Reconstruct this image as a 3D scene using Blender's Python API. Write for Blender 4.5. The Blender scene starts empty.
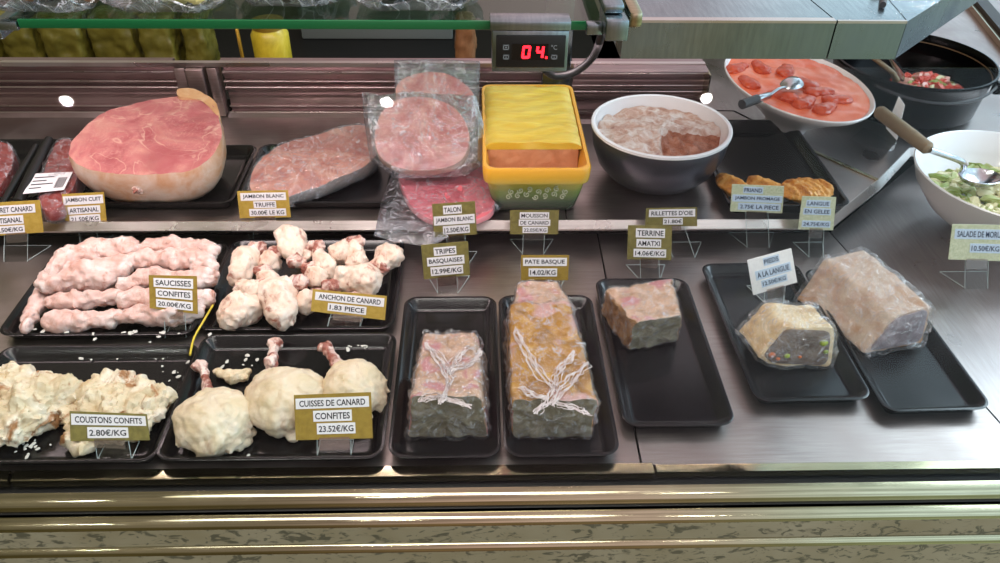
import bpy, bmesh, math, random
from math import sin, cos, pi, radians, tan
from mathutils import Vector, Matrix, noise

# ------------------------------------------------------------------ camera
sc = bpy.context.scene
FPX, CAMH = 778.0, 0.8
PITCH, YAW, ROLL = radians(38), radians(2), radians(0.9)
fw = Vector((sin(YAW)*cos(PITCH), cos(YAW)*cos(PITCH), -sin(PITCH)))
rt0 = Vector((cos(YAW), -sin(YAW), 0)); up0 = rt0.cross(fw)
rt = rt0*cos(ROLL) + up0*sin(ROLL); up = up0*cos(ROLL) - rt0*sin(ROLL)
cam = bpy.data.cameras.new('camera'); camo = bpy.data.objects.new('camera', cam)
sc.collection.objects.link(camo)
cam.sensor_width = 36; cam.lens = FPX*36/1000; cam.clip_start = .01
m = Matrix((rt, up, -fw)).transposed().to_4x4(); m.translation = (0, 0, CAMH)
camo.matrix_world = m
sc.camera = camo
CAM = Vector((0, 0, CAMH))
sc.view_settings.view_transform = 'Standard'; sc.view_settings.look = 'None'
sc.view_settings.gamma = 1; sc.view_settings.use_curve_mapping = False
sc.view_settings.exposure = -0.05
sc.cycles.transparent_max_bounces = 40

# ------------------------------------------------------------------ world and lights
def lin(h):
    c = [int(h[i:i+2], 16)/255 for i in (0, 2, 4)]
    return tuple((x/12.92 if x <= .04045 else ((x+.055)/1.055)**2.4) for x in c) + (1,)

w = bpy.data.worlds.new('shop'); sc.world = w; w.use_nodes = True
nt = w.node_tree; bg = nt.nodes['Background']
tc = nt.nodes.new('ShaderNodeTexCoord'); sp = nt.nodes.new('ShaderNodeSeparateXYZ')
nt.links.new(tc.outputs['Generated'], sp.inputs[0])
rp = nt.nodes.new('ShaderNodeValToRGB'); mr = nt.nodes.new('ShaderNodeMapRange')
mr.inputs[1].default_value = -1; mr.inputs[2].default_value = 1
nt.links.new(sp.outputs[0], mr.inputs[0]); nt.links.new(mr.outputs[0], rp.inputs[0])
e = rp.color_ramp.elements
e[0].position = .15; e[0].color = (.20, .19, .12, 1)
e[1].position = .82; e[1].color = (1.15, 1.55, 1.85, 1)
x = e.new(.35); x.color = (.34, .29, .24, 1)
x = e.new(.5); x.color = (.80, .58, .60, 1)
x = e.new(.62); x.color = (.82, .66, .69, 1)
x = e.new(.70); x.color = (.95, 1.15, 1.25, 1)
zr_ = nt.nodes.new('ShaderNodeValToRGB'); zm = nt.nodes.new('ShaderNodeMapRange')
zm.inputs[1].default_value = -1; zm.inputs[2].default_value = 1; nt.links.new(sp.outputs[2], zm.inputs[0]); nt.links.new(zm.outputs[0], zr_.inputs[0])
zr_.color_ramp.elements[0].position = .42; zr_.color_ramp.elements[0].color = (.40, .37, .22, 1)
zr_.color_ramp.elements[1].position = .56; zr_.color_ramp.elements[1].color = (1, 1, 1, 1)
ns = nt.nodes.new('ShaderNodeTexNoise'); ns.inputs['Scale'].default_value = 3.2; ns.inputs['Detail'].default_value = 3
nt.links.new(tc.outputs['Generated'], ns.inputs['Vector'])
nr = nt.nodes.new('ShaderNodeMapRange'); nr.inputs[1].default_value = .3; nr.inputs[2].default_value = .7
nr.inputs[3].default_value = .55; nr.inputs[4].default_value = 1.35
nt.links.new(ns.outputs[0], nr.inputs[0])
mx = nt.nodes.new('ShaderNodeVectorMath'); mx.operation = 'SCALE'
nt.links.new(rp.outputs[0], mx.inputs[0]); nt.links.new(nr.outputs[0], mx.inputs['Scale'])
mz = nt.nodes.new('ShaderNodeVectorMath'); mz.operation = 'MULTIPLY'
nt.links.new(mx.outputs[0], mz.inputs[0]); nt.links.new(zr_.outputs[0], mz.inputs[1]); nt.links.new(mz.outputs[0], bg.inputs[0]); bg.inputs[1].default_value = 1.15

def area(name, loc, target, sx, sy, power, col):
    l = bpy.data.lights.new(name, 'AREA'); l.shape = 'RECTANGLE'; l.size = sx; l.size_y = sy
    l.energy = power; l.color = col
    o = bpy.data.objects.new(name, l); sc.collection.objects.link(o); o.location = loc
    o.rotation_euler = (Vector(target)-Vector(loc)).to_track_quat('-Z', 'Y').to_euler()
    return o
area('case_tube_light', (-.2, .99, .425), (-.2, 1.2, 0), 1.5, .03, 4.6, (1, .78, .80))
area('shop_window_daylight', (2.6, 1.6, 1.9), (.7, 1.0, 0), 1.6, 1.2, 55, (.72, .88, 1))
area('ceiling_panel_light', (-.3, .5, 2.0), (-.1, 1.0, 0), 1.6, .5, 22, (1, .97, .92))

# ------------------------------------------------------------------ placing helpers
def ray(px, py):
    return fw + rt*((px-500)/FPX) - up*((py-281.5)/FPX)
def P(px, py, z=0.0):
    d = ray(px, py); return CAM + d*((z-CAMH)/d.z)
def PY(px, py, y):
    d = ray(px, py); return CAM + d*(y/d.y)
def PP(px, py, pt, n):
    d = ray(px, py); return CAM + d*((Vector(pt)-CAM).dot(n)/d.dot(n))

# ------------------------------------------------------------------ materials
class NM:
    def __init__(s, name):
        s.m = bpy.data.materials.new(name); s.m.use_nodes = True
        s.t = s.m.node_tree; s.b = s.t.nodes['Principled BSDF']; s.N = s.t.nodes.new; s.L = s.t.links.new
        s.tc = s.N('ShaderNodeTexCoord')
    def set(s, **k):
        for a, v in k.items():
            s.b.inputs[a.replace('_', ' ')].default_value = v
        return s
    def mapping(s, scale):
        mp = s.N('ShaderNodeMapping'); mp.inputs['Scale'].default_value = scale
        s.L(s.tc.outputs['Object'], mp.inputs[0]); return mp.outputs[0]
    def noise(s, scale=10, detail=4, rough=.55, dist=0, vec=None):
        n = s.N('ShaderNodeTexNoise'); n.inputs['Scale'].default_value = scale
        n.inputs['Detail'].default_value = detail; n.inputs['Roughness'].default_value = rough
        n.inputs['Distortion'].default_value = dist
        s.L(vec if vec else s.tc.outputs['Object'], n.inputs['Vector']); return n.outputs[0]
    def vor(s, scale=10, vec=None, out='Color', feature='F1'):
        n = s.N('ShaderNodeTexVoronoi'); n.inputs['Scale'].default_value = scale; n.feature = feature
        s.L(vec if vec else s.tc.outputs['Object'], n.inputs['Vector']); return n.outputs[out]
    def ramp(s, fac, stops):
        r = s.N('ShaderNodeValToRGB'); s.L(fac, r.inputs[0]); el = r.color_ramp.elements
        while len(el) < len(stops): el.new(.5)
        for q, (p, c) in zip(el, stops):
            q.position = p; q.color = lin(c) if isinstance(c, str) else (c, c, c, 1)
        return r.outputs[0]
    def mix(s, fac, a, b):
        n = s.N('ShaderNodeMix'); n.data_type = 'RGBA'
        for i, v in ((0, fac), (6, a), (7, b)):
            if isinstance(v, str): n.inputs[i].default_value = lin(v)
            elif isinstance(v, (int, float)): n.inputs[i].default_value = v
            else: s.L(v, n.inputs[i])
        return n.outputs[2]
    def attr(s, name):
        a = s.N('ShaderNodeAttribute'); a.attribute_name = name; return a.outputs['Fac']
    def col(s, c): s.L(c, s.b.inputs['Base Color']); return s
    def rough(s, c): s.L(c, s.b.inputs['Roughness']); return s
    def bump(s, h, strength=.3, dist=.002):
        b = s.N('ShaderNodeBump'); b.inputs['Strength'].default_value = strength; b.inputs['Distance'].default_value = dist
        s.L(h, b.inputs['Height']); s.L(b.outputs[0], s.b.inputs['Normal']); return s

def simple(name, c, rough=.5, metal=0, **k):
    q = NM(name); q.b.inputs['Base Color'].default_value = lin(c); q.set(Roughness=rough, Metallic=metal, **k); return q.m

def steel(name, c1, c2, rough=.3, scale=(3, 60, 60), bump=.08):
    q = NM(name); v = q.mapping(scale); n = q.noise(6, 5, .6, 0, v)
    q.set(Metallic=1.0); big = q.noise(4, 4, .6)
    q.col(q.mix(q.ramp(big, [(.35, 0.), (.65, 1.)]), q.ramp(n, [(.3, c1), (.7, c2)]), c1))
    q.rough(q.ramp(q.noise(9, 5), [(.3, max(rough-.1, .02)), (.7, rough+.12)])); q.bump(n, bump, .001); return q.m
M = {}
M['deck'] = steel('brushed_deck_steel', 'a89c98', 'c4bab6', .38)
M['deck_x'] = steel('brushed_steel_worn', '9c9290', 'b9b0ad', .34, (60, 3, 60))
M['chrome'] = steel('polished_steel', 'a29c80', 'c2bca0', .12, (1, 30, 60), .03)
M['beam'] = steel('dull_steel', '87979f', 'a2b2b8', .22, (40, 4, 4), .05)
M['lip'] = steel('bright_lip_steel', 'c8c0bc', 'dcd4d0', .3, (2, 60, 60))
M['louvre'] = steel('louvre_steel', 'a08c8c', 'bcaaaa', .35, (2, 60, 60))
M['gap_dark'] = simple('dark_gap', '1a1918', .4, .6)
M['black'] = simple('black_rubber', '0d0d0e', .45)
q = NM('black_tray_plastic').set(Roughness=.22, Specular_IOR_Level=.42)
q.col(q.ramp(q.noise(20, 3), [(.3, '0c0b0d'), (.75, '151316')])); q.rough(q.ramp(q.noise(8, 3), [(.3, .12), (.7, .24)])); M['tray'] = q.m
def film(name, tint, gloss=.1, rough=.12, bumpsc=60, opac=.06, strength=.9):
    q = NM(name); t = q.t
    tr = q.N('ShaderNodeBsdfTransparent'); tr.inputs[0].default_value = lin(tint)
    gl = q.N('ShaderNodeBsdfGlossy'); gl.inputs['Roughness'].default_value = rough
    df = q.N('ShaderNodeBsdfDiffuse'); df.inputs[0].default_value = lin('e6e6ee')
    bp = q.N('ShaderNodeBump'); bp.inputs['Strength'].default_value = strength; bp.inputs['Distance'].default_value = .004
    h = q.noise(bumpsc, 5, .7, 2.5); q.L(h, bp.inputs['Height'])
    q.L(bp.outputs[0], gl.inputs['Normal'])
    wa_ = q.N('ShaderNodeMath'); wa_.operation = 'SUBTRACT'; wa_.inputs[1].default_value = .5; q.L(q.noise(bumpsc*.55, 3, .6, 2.2), wa_.inputs[0])
    wb_ = q.N('ShaderNodeMath'); wb_.operation = 'ABSOLUTE'; q.L(wa_.outputs[0], wb_.inputs[0])
    wl_ = q.ramp(wb_.outputs[0], [(.0, min(1, opac*7)), (.014, opac*1.2), (.03, 0.)])  # thin white lines painted in as wrinkle highlights
    wm_ = q.N('ShaderNodeMath'); wm_.operation = 'ADD'; q.L(wl_, wm_.inputs[0])
    q.L(q.ramp(q.noise(bumpsc*.5, 6, .8, 3), [(.54, opac*.25), (.70, min(1, opac*4))]), wm_.inputs[1]); wr = wm_.outputs[0]
    m1 = q.N('ShaderNodeMixShader'); q.L(wr, m1.inputs[0]); q.L(tr.outputs[0], m1.inputs[1]); q.L(df.outputs[0], m1.inputs[2])
    m2 = q.N('ShaderNodeMixShader'); lw = q.N('ShaderNodeLayerWeight'); lw.inputs[0].default_value = .35
    q.L(bp.outputs[0], lw.inputs['Normal'])
    mrr = q.N('ShaderNodeMapRange'); mrr.inputs[3].default_value = gloss; mrr.inputs[4].default_value = min(1, gloss+.30)
    q.L(lw.outputs['Fresnel'], mrr.inputs[0]); q.L(mrr.outputs[0], m2.inputs[0])
    q.L(m1.outputs[0], m2.inputs[1]); q.L(gl.outputs[0], m2.inputs[2])
    out = t.nodes['Material Output']; q.L(m2.outputs[0], out.inputs[0]); t.nodes.remove(q.b); return q.m
M['film'] = film('cling_film', 'fafafa', .06, .10, 45, .07)
M['film_blue'] = film('thick_vacuum_film', 'eceef2', .08, .12, 30, .07)
M['bag'] = film('grey_plastic_bag', 'e6eaec', .10, .2, 11, .10, .5)
def pane(name, tint, gloss, rough=0.0, fres=1.0):
    q = NM(name); t = q.t
    tr = q.N('ShaderNodeBsdfTransparent'); tr.inputs[0].default_value = lin(tint)
    gl = q.N('ShaderNodeBsdfGlossy'); gl.inputs['Roughness'].default_value = rough
    lw = q.N('ShaderNodeLayerWeight'); lw.inputs[0].default_value = .5
    pw = q.N('ShaderNodeMath'); pw.operation = 'POWER'; pw.inputs[1].default_value = 5; q.L(lw.outputs['Facing'], pw.inputs[0])
    ml = q.N('ShaderNodeMath'); ml.operation = 'MULTIPLY_ADD'; ml.inputs[1].default_value = fres*.9; ml.inputs[2].default_value = gloss
    q.L(pw.outputs[0], ml.inputs[0])
    m2 = q.N('ShaderNodeMixShader'); q.L(ml.outputs[0], m2.inputs[0]); q.L(tr.outputs[0], m2.inputs[1]); q.L(gl.outputs[0], m2.inputs[2])
    q.L(m2.outputs[0], t.nodes['Material Output'].inputs[0]); t.nodes.remove(q.b); return q.m
M['glass'] = pane('clear_front_glass', 'fcfdfc', 0.007, 0.0, .3)
M['shelf_glass'] = pane('green_tinted_shelf_glass', 'b4c8b6', .05)
M['acrylic'] = pane('clear_acrylic', 'fdfefe', .05, .02)
M['acglint'] = simple('painted_edge_glint', 'b4c2c2', .3)
M['shelf_edge'] = simple('green_glass_edge', '176238', .2, 0, Emission_Color=lin('1c7a45'), Emission_Strength=0.0)
M['white'] = simple('white_ceramic', 'e8e8ea', .18)
q = NM('grey_bowl_glaze').set(Roughness=.28, Metallic=.75); q.col(q.ramp(q.noise(6, 3), [(.3, '4c4e58'), (.7, '5c5c66')])); M['greybowl'] = q.m
M['iron'] = simple('black_enamel', '050608', .22, Specular_IOR_Level=.15)
M['iron_in'] = simple('black_enamel_inside', '050508', .5, Specular_IOR_Level=.1)
M['wood'] = NM('worn_wood').set(Roughness=.6).col
q = NM('worn_wood').set(Roughness=.6); q.col(q.ramp(q.noise(6, 5, .6, 1, q.mapping((8, 60, 60))), [(.3, '6d5c45'), (.7, '9a8566')])); M['wood'] = q.m
M['spoon'] = steel('spoon_steel', 'b8b8bc', 'd4d4d8', .2, (20, 20, 20), .02)
M['darkhandle'] = simple('dark_handle', '3a3a3c', .5)
M['paper'] = simple('white_paper_strip', 'ebe7ea', .7)
M['paper_daylit'] = simple('daylit_paper_strip', 'c9dbee', .7)  # right-hand strips and their ink carry the blue daylight tint in their colour
M['ink'] = simple('black_ink', '141218', .7)
M['ink_daylit'] = simple('daylit_ink', '1c3050', .7)
def card(name, a, b, sc_=120):
    q = NM(name).set(Roughness=.55); q.col(q.ramp(q.noise(sc_, 4, .6, .6), [(.35, a), (.65, b)])); return q.m
M['card_gold'] = card('gold_card', 'a98a34', 'b99a45')
M['card_ochre'] = card('ochre_card', '8f7427', 'a08432')
M['card_olive'] = card('olive_card', '6d6433', '857a40')
M['card_pale'] = card('pale_green_speckled_card', 'b9c29a', 'd9dcc0', 300)
M['card_white'] = card('white_card', 'efeff0', 'f8f8f8')
M['clip'] = pane('frosted_clip', 'f4ece8', .22, .25)

def ham_mat(name, deep, mid, pale, fat, skin1, skin2, sc_=14, rough=.35):
    q = NM(name).set(Roughness=rough, Specular_IOR_Level=.45)
    q.set(Subsurface_Weight=.12, Subsurface_Scale=.01); q.b.inputs['Subsurface Radius'].default_value = (1, .4, .3)
    n = q.noise(sc_, 5, .55, 1.2); n2 = q.noise(sc_*2.2, 6, .6, 2.5)
    meat = q.ramp(n, [(.32, deep), (.5, mid), (.66, pale)])
    vein = q.ramp(n2, [(.5, 0.), (.515, .55), (.53, 0.)])
    meat = q.mix(vein, meat, fat)
    meat = q.mix(q.ramp(q.noise(sc_*.55, 3, .5, 1.6), [(.485, 0.), (.50, .75), (.515, 0.)]), meat, fat)
    meat = q.mix(q.ramp(q.noise(sc_*.8, 2, .5, .8, q.mapping((.6, 1.6, 1))), [(.50, 0.), (.62, .7)]), meat, deep)
    r = q.attr('rim'); ad = q.N('ShaderNodeMath'); ad.operation = 'MULTIPLY_ADD'; q.L(n, ad.inputs[0]); ad.inputs[1].default_value = .25; q.L(r, ad.inputs[2])
    c = q.mix(q.ramp(ad.outputs[0], [(1.07, 0.), (1.14, .8)]), meat, fat)
    sk = q.ramp(q.noise(sc_*1.5, 5, .6, .5), [(.35, skin1), (.65, skin2)])
    ts = q.N('ShaderNodeMath'); ts.operation = 'GREATER_THAN'; ts.inputs[1].default_value = 1.02; q.L(r, ts.inputs[0])
    q.col(q.mix(ts.outputs[0], c, sk)); q.bump(n2, .25, .002); return q.m
M['ham'] = ham_mat('pink_ham', 'a8545a', 'c27876', 'cc9084', 'd9ad9c', 'b98660', 'c9b3a4')
M['ham2'] = ham_mat('pale_ham', 'b0685f', 'cc9080', 'd8a898', 'e2c0b2', '6c6866', '938884', 16)
M['ham3'] = ham_mat('sliced_ham', 'bf6a6a', 'd28d85', 'dba496', 'e6c2b0', 'bb8464', 'd0aa94', 17)
M['ham4'] = ham_mat('bright_ham', 'd9606e', 'e67e88', 'ec929a', 'ee9ca2', 'e08890', 'e99aa0', 9)
def fat_mat(name, stops, meat1, meat2, thr=(.52, .62), sc_=26, bump=.5):
    q = NM(name).set(Roughness=.42, Specular_IOR_Level=.4)
    q.set(Subsurface_Weight=.15, Subsurface_Scale=.008); q.b.inputs['Subsurface Radius'].default_value = (1, .6, .4)
    n = q.noise(sc_, 5, .6, .8); n2 = q.noise(sc_*1.4, 4, .6, .8, q.mapping((1.3, .9, 1.1)))
    n3 = q.noise(sc_*7, 5, .7, .5)
    base = q.ramp(n, stops); meat = q.ramp(n3, [(.35, meat1), (.65, meat2)])
    mask = q.ramp(n2, [(thr[0], 0.), (thr[1], 1.)])
    q.col(q.mix(mask, base, meat)); q.bump(n3, bump, .0025); return q.m
M['fat_pink'] = fat_mat('pinkish_confit_fat', [(.3, 'c8988a'), (.5, 'd8b9b0'), (.68, 'e8dad6')], 'a06a54', 'c09080', (.54, .68))
M['fat_cream'] = fat_mat('cream_duck_fat', [(.3, 'd2b09a'), (.5, 'e2cdbc'), (.68, 'ece0d6')], '8a4c38', 'b07868', (.56, .68))
M['fat_joint'] = fat_mat('reddish_joint_meat', [(.3, 'c79a88'), (.6, 'e6d0c6')], '7d4034', 'a5685a', (.42, .54))
M['fat_yellow'] = fat_mat('yellowish_duck_fat', [(.3, 'cdb890'), (.5, 'dccbb0'), (.7, 'e8dccb')], 'a0846a', 'bda08c', (.56, .72), 16, .45)
M['fat_rough'] = fat_mat('crumbly_fat', [(.3, 'c8ae84'), (.5, 'dccbac'), (.68, 'e8dfce')], '8a5f34', 'b58258', (.55, .64), 20, .8)
M['scrap'] = simple('white_fat_scraps', 'c9c8c0', .5)
def pate(name, stops, sc_=60, rough=.55, extra=None):
    q = NM(name).set(Roughness=rough); n = q.noise(sc_, 6, .7, .6); c = q.ramp(n, stops)
    if extra:
        v = q.noise(sc_*.45, 3, .6, .4); c = q.mix(q.ramp(v, [(.53, 0.), (.60, 1.)]), c, extra)
    q.col(c); q.bump(n, .4, .0015); return q.m
M['pate_gold'] = pate('jellied_pork_terrine', [(.3, '7a4c0a'), (.5, 'b47c20'), (.7, 'dcae58')], 24, .2, 'cf9f98')
M['pate_pink'] = pate('pink_coarse_terrine', [(.3, 'a07a52'), (.5, 'c9a184'), (.7, 'ddbca8')], 60, .5, 'c27f80')
M['pate_grey'] = pate('cut_grey_terrine', [(.3, '6a6048'), (.5, '8a8068'), (.7, 'aca48e')], 90, .6)
M['pate_brown'] = pate('brown_crusted_terrine', [(.3, '6b4520'), (.5, '96683a'), (.7, 'c0986a')], 40, .5)
M['pastry'] = pate('pastry_crust', [(.3, 'b98b50'), (.5, 'ddc49a'), (.7, 'ece0c8')], 18, .5)
M['crust_blush'] = pate('pale_meat_loaf', [(.3, 'b98d76'), (.5, 'c8b09c'), (.7, 'd6c8ba')], 14, .5, 'b98a62')
M['filling'] = pate('dark_tongue_filling', [(.3, '413328'), (.5, '6b5648'), (.7, '8b7868')], 40, .45)
M['filling_grey'] = pate('grey_pink_filling', [(.3, '6d6268'), (.5, '8d8088'), (.7, 'b0a6ac')], 40, .45)
M['olive'] = simple('green_olive_slice', '97a83c', .5)
M['carrot'] = simple('orange_carrot_bit', 'c86a35', .5)
q = NM('yellow_duck_fat_top').set(Roughness=.4, Subsurface_Weight=.1, Subsurface_Scale=.01)
n = q.noise(8, 4, .5, 1, q.mapping((2, 9, 2))); q.col(q.ramp(n, [(.3, 'd6ac30'), (.5, 'dfbc44'), (.7, 'e6ca5c')])); q.bump(n, .5, .004); M['yellowfat'] = q.m
M['mousse'] = pate('duck_mousse_cut', [(.25, 'b2764e'), (.5, 'c98d66'), (.75, 'd29a74')], 40, .55)
q = NM('yellow_green_glaze').set(Roughness=.22)
sx = q.N('ShaderNodeSeparateXYZ'); q.L(q.tc.outputs['Object'], sx.inputs[0])
mm = q.N('ShaderNodeMapRange'); mm.inputs[1].default_value = 0; mm.inputs[2].default_value = .095; q.L(sx.outputs[2], mm.inputs[0])
q.col(q.ramp(mm.outputs[0], [(.0, '1c3024'), (.25, '3c5a3a'), (.5, '7c9048'), (.68, 'c0b048'), (.82, 'e0b23c'), (.98, 'e5a934')])); M['glaze'] = q.m
M['glaze_in'] = simple('orange_yellow_glaze', 'e3a42e', .25)
M['relief'] = simple('pale_relief_glaze', 'a8b08c', .3)
M['ril_top'] = pate('white_rillettes_fat', [(.3, '9a6656'), (.46, 'c2a08e'), (.6, 'd9cbc2')], 34, .5)
M['ril_in'] = pate('brown_rillettes', [(.3, '7a4028'), (.5, 'a5664a'), (.7, 'c08a70')], 70, .55)
M['puff'] = pate('golden_puff_pastry', [(.3, 'a85c1c'), (.5, 'd9983f'), (.7, 'eac887')], 30, .4)
M['sauce'] = pate('orange_tomato_sauce', [(.3, 'd4562a'), (.5, 'e2704a'), (.7, 'e98f70')], 14, .25)
M['pepper'] = pate('red_pepper', [(.3, 'a5300f'), (.5, 'c2451c'), (.7, 'd65c2c')], 20, .22)
M['salad_red'] = simple('red_salad_bit', 'cc4a38', .35)
M['salad_pink'] = simple('pink_salad_bit', 'd9a090', .4)
M['salad_green'] = simple('green_salad_bit', '8a9a48', .4)
M['salad_cream'] = simple('cream_salad_bit', 'd9d2a8', .45)
M['salad_olive'] = simple('pale_green_bean', 'a9b070', .45)
M['magret'] = pate('dark_red_duck_breast', [(.3, '6d1c1a'), (.5, '8e2c28'), (.7, 'a8443c')], 18, .3)
M['magret_fat'] = pate('orange_duck_skin', [(.3, 'b8683c'), (.5, 'd08a5a'), (.7, 'e0a880')], 16, .35)
M['skin'] = pate('tan_ham_skin', [(.3, 'b07a52'), (.5, 'c8976c'), (.7, 'd8b494')], 16, .4)
q = NM('speckled_granite').set(Roughness=.45); n = q.noise(75, 4, .65, 1.2, q.mapping((.55, 1, 1))); n2 = q.noise(8, 3)
g = q.mix(q.ramp(n2, [(.3, 0.), (.7, 1.)]), '8e8468', 'a39b84')
q.col(q.mix(q.ramp(n, [(.54, 0.), (.60, .85)]), g, '4a4a3c')); M['granite'] = q.m
M['packet'] = pate('olive_wrapped_packet', [(.3, '4a4416'), (.5, '625a1e'), (.7, '7a7230')], 12, .4)
M['packet_yellow'] = pate('yellow_jar_content', [(.3, 'a08a1c'), (.5, 'c0a830'), (.7, 'd8c450')], 12, .25)
M['jar_brown'] = pate('brown_jar_content', [(.3, '6b4428'), (.6, '9a6c48')], 12, .3)
M['gold'] = simple('gold_strip', 'c8a040', .3, .8)
M['backwall'] = simple('dark_back_panel', '5c5c4a', .5)
M['greywall'] = simple('grey_back_panel', '666c68', .4)
M['display'] = simple('black_display', '08090a', .15)
M['led'] = NM('red_led').set(Emission_Strength=6.0); M['led'].b.inputs['Emission Color'].default_value = (1, .01, .02, 1); M['led'].b.inputs['Base Color'].default_value = (.6, 0, 0, 1); M['led'] = M['led'].m
M['icon'] = simple('grey_button', '7c8286', .5)
M['ravioli'] = pate('yellow_pasta', [(.3, 'b59a3a'), (.5, 'd4c070'), (.7, 'e4d898')], 30, .5)
M['darkfood'] = pate('dark_sausage', [(.3, '2c2018'), (.5, '4c3424'), (.7, '6e4c34')], 30, .45)
M['yellowcord'] = simple('yellow_cord', 'd0b83a', .5)
lampm = NM('halogen_face').set(Emission_Strength=500.0); lampm.b.inputs['Emission Color'].default_value = (1, .98, .94, 1); M['lamp'] = lampm.m

# ------------------------------------------------------------------ geometry helpers (lists of verts, faces)
def box(x0, y0, z0, x1, y1, z1, bev=0.0, seg=2):
    bm = bmesh.new(); bmesh.ops.create_cube(bm, size=1)
    for v in bm.verts: v.co = Vector(((x0+x1)/2+v.co.x*(x1-x0), (y0+y1)/2+v.co.y*(y1-y0), (z0+z1)/2+v.co.z*(z1-z0)))
    if bev: bmesh.ops.bevel(bm, geom=bm.edges[:], offset=bev, segments=seg, affect='EDGES', profile=.5)
    return unbm(bm)
def unbm(bm):
    bm.verts.index_update(); g = ([v.co.copy() for v in bm.verts], [[v.index for v in f.verts] for f in bm.faces]); bm.free(); return g
def join(*gs):
    V, F = [], []
    for v, f in gs:
        o = len(V); V += [Vector(a) for a in v]; F += [[i+o for i in q] for q in f]
    return V, F
def xf(g, mat): return [mat @ Vector(v) for v in g[0]], g[1]
def rings(rs, closed=True, cap0=True, cap1=True):
    n = len(rs[0]); V = [Vector(p) for r in rs for p in r]; F = []
    for i in range(len(rs)-1):
        for j in range(n if closed else n-1):
            k = (j+1) % n
            F.append([i*n+j, i*n+k, (i+1)*n+k, (i+1)*n+j])
    if cap0: F.append(list(range(n))[::-1])
    if cap1: F.append([(len(rs)-1)*n+j for j in range(n)])
    return V, F
def lathe(prof, n=64, sx=1, sy=1, loc=(0, 0, 0), rot=0):
    rs = []
    for r, z in prof:
        rs.append([Vector((loc[0]+(cos(rot)*r*sx*cos(2*pi*k/n)-sin(rot)*r*sy*sin(2*pi*k/n)), loc[1]+(sin(rot)*r*sx*cos(2*pi*k/n)+cos(rot)*r*sy*sin(2*pi*k/n)), loc[2]+z)) for k in range(n)])
    if prof[0][0] > 1e-6 and prof[-1][0] > 1e-6:
        return rings(rs+[rs[0]], cap0=False, cap1=False)
    return rings(rs)
def prism(pts, z0, z1):
    a = [Vector((p[0], p[1], z0)) for p in pts]; b = [Vector((p[0], p[1], z1)) for p in pts]
    if sum(a[i].x*a[(i+1) % len(a)].y-a[(i+1) % len(a)].x*a[i].y for i in range(len(a))) < 0: a.reverse(); b.reverse()
    return rings([a, b])
def tube(pts, r, n=12, taper=None):
    pts = [Vector(p) for p in pts]; rs = []; prev = None
    for i, p in enumerate(pts):
        t = (pts[min(i+1, len(pts)-1)]-pts[max(i-1, 0)]).normalized()
        a = prev-t*prev.dot(t) if prev else t.orthogonal(); a.normalize(); prev = a; b = t.cross(a)
        rr = r if taper is None else taper[i]
        rs.append([p+a*rr*cos(2*pi*k/n)+b*rr*sin(2*pi*k/n) for k in range(n)])
    return rings(rs)
def spline(pts, n, closed=False):
    pts = [Vector(p) for p in pts]; N = len(pts); out = []
    segs = N if closed else N-1
    for i in range(n):
        t = i/(n if closed else n-1)*segs; k = min(int(t), segs-1); u = t-k
        g = (lambda j: pts[j % N]) if closed else (lambda j: pts[max(0, min(N-1, j))])
        a, b, c, d = g(k-1), g(k), g(k+1), g(k+2)
        out.append(.5*((2*b)+(c-a)*u+(2*a-5*b+4*c-d)*u*u+(3*b-a-3*c+d)*u**3))
    return out
def nz(p, f, seed=0): return noise.fractal(Vector(p)*f+Vector((seed*3.7, seed*1.3, -seed)), .6, 2.0, 3)

def mesh_from(g, name, mats, smooth=True, fm=None, attr=None):
    me = bpy.data.meshes.new(name); me.from_pydata([tuple(v) for v in g[0]], [], g[1]); me.update()
    for mm_ in (mats if isinstance(mats, (list, tuple)) else [mats]): me.materials.append(mm_)
    if fm: me.polygons.foreach_set('material_index', fm)
    bm = bmesh.new(); bm.from_mesh(me); bmesh.ops.recalc_face_normals(bm, faces=bm.faces[:]); bm.to_mesh(me); bm.free()
    if attr:
        a = me.attributes.new('rim', 'FLOAT', 'POINT'); a.data.foreach_set('value', attr)
    if smooth:
        me.shade_smooth()
        if hasattr(me, 'set_sharp_from_angle'): me.set_sharp_from_angle(angle=radians(38 if smooth is True else smooth))
    return me
def props(o, label=None, cat=None, group=None, kind=None):
    for k, v in (('label', label), ('category', cat), ('group', group), ('kind', kind)):
        if v: o[k] = v
    return o
class Thing:
    def __init__(s, name, label, cat, loc, group=None):
        s.o = bpy.data.objects.new(name, None); sc.collection.objects.link(s.o); s.loc = Vector(loc); s.o.location = s.loc
        s.o.empty_display_size = .02
        props(s.o, label, cat, group)
    def part(s, name, g, mat, parent=None, smooth=True, label=None, fm=None, attr=None, kind=None):
        g = ([Vector(v)-s.loc for v in g[0]], g[1])
        o = bpy.data.objects.new(name, mesh_from(g, name, mat, smooth, fm, attr)); sc.collection.objects.link(o)
        o.parent = parent or s.o
        props(o, label, kind=kind); return o
def solo(name, g, mat, label, cat, group=None, smooth=True, kind=None, fm=None, attr=None, loc=None):
    if loc is None:
        xs = [v[0] for v in g[0]]; ys = [v[1] for v in g[0]]; zs = [v[2] for v in g[0]]
        loc = Vector(((min(xs)+max(xs))/2, (min(ys)+max(ys))/2, min(zs)))
    loc = Vector(loc)
    g = ([Vector(v)-loc for v in g[0]], g[1])
    o = bpy.data.objects.new(name, mesh_from(g, name, mat, smooth, fm, attr)); sc.collection.objects.link(o); o.location = loc
    return props(o, label, cat, group, kind)
def struct(name, g, mat, smooth=True, fm=None):
    return solo(name, g, mat, None, None, None, smooth, 'structure', fm, None, (0, 0, 0))

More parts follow.
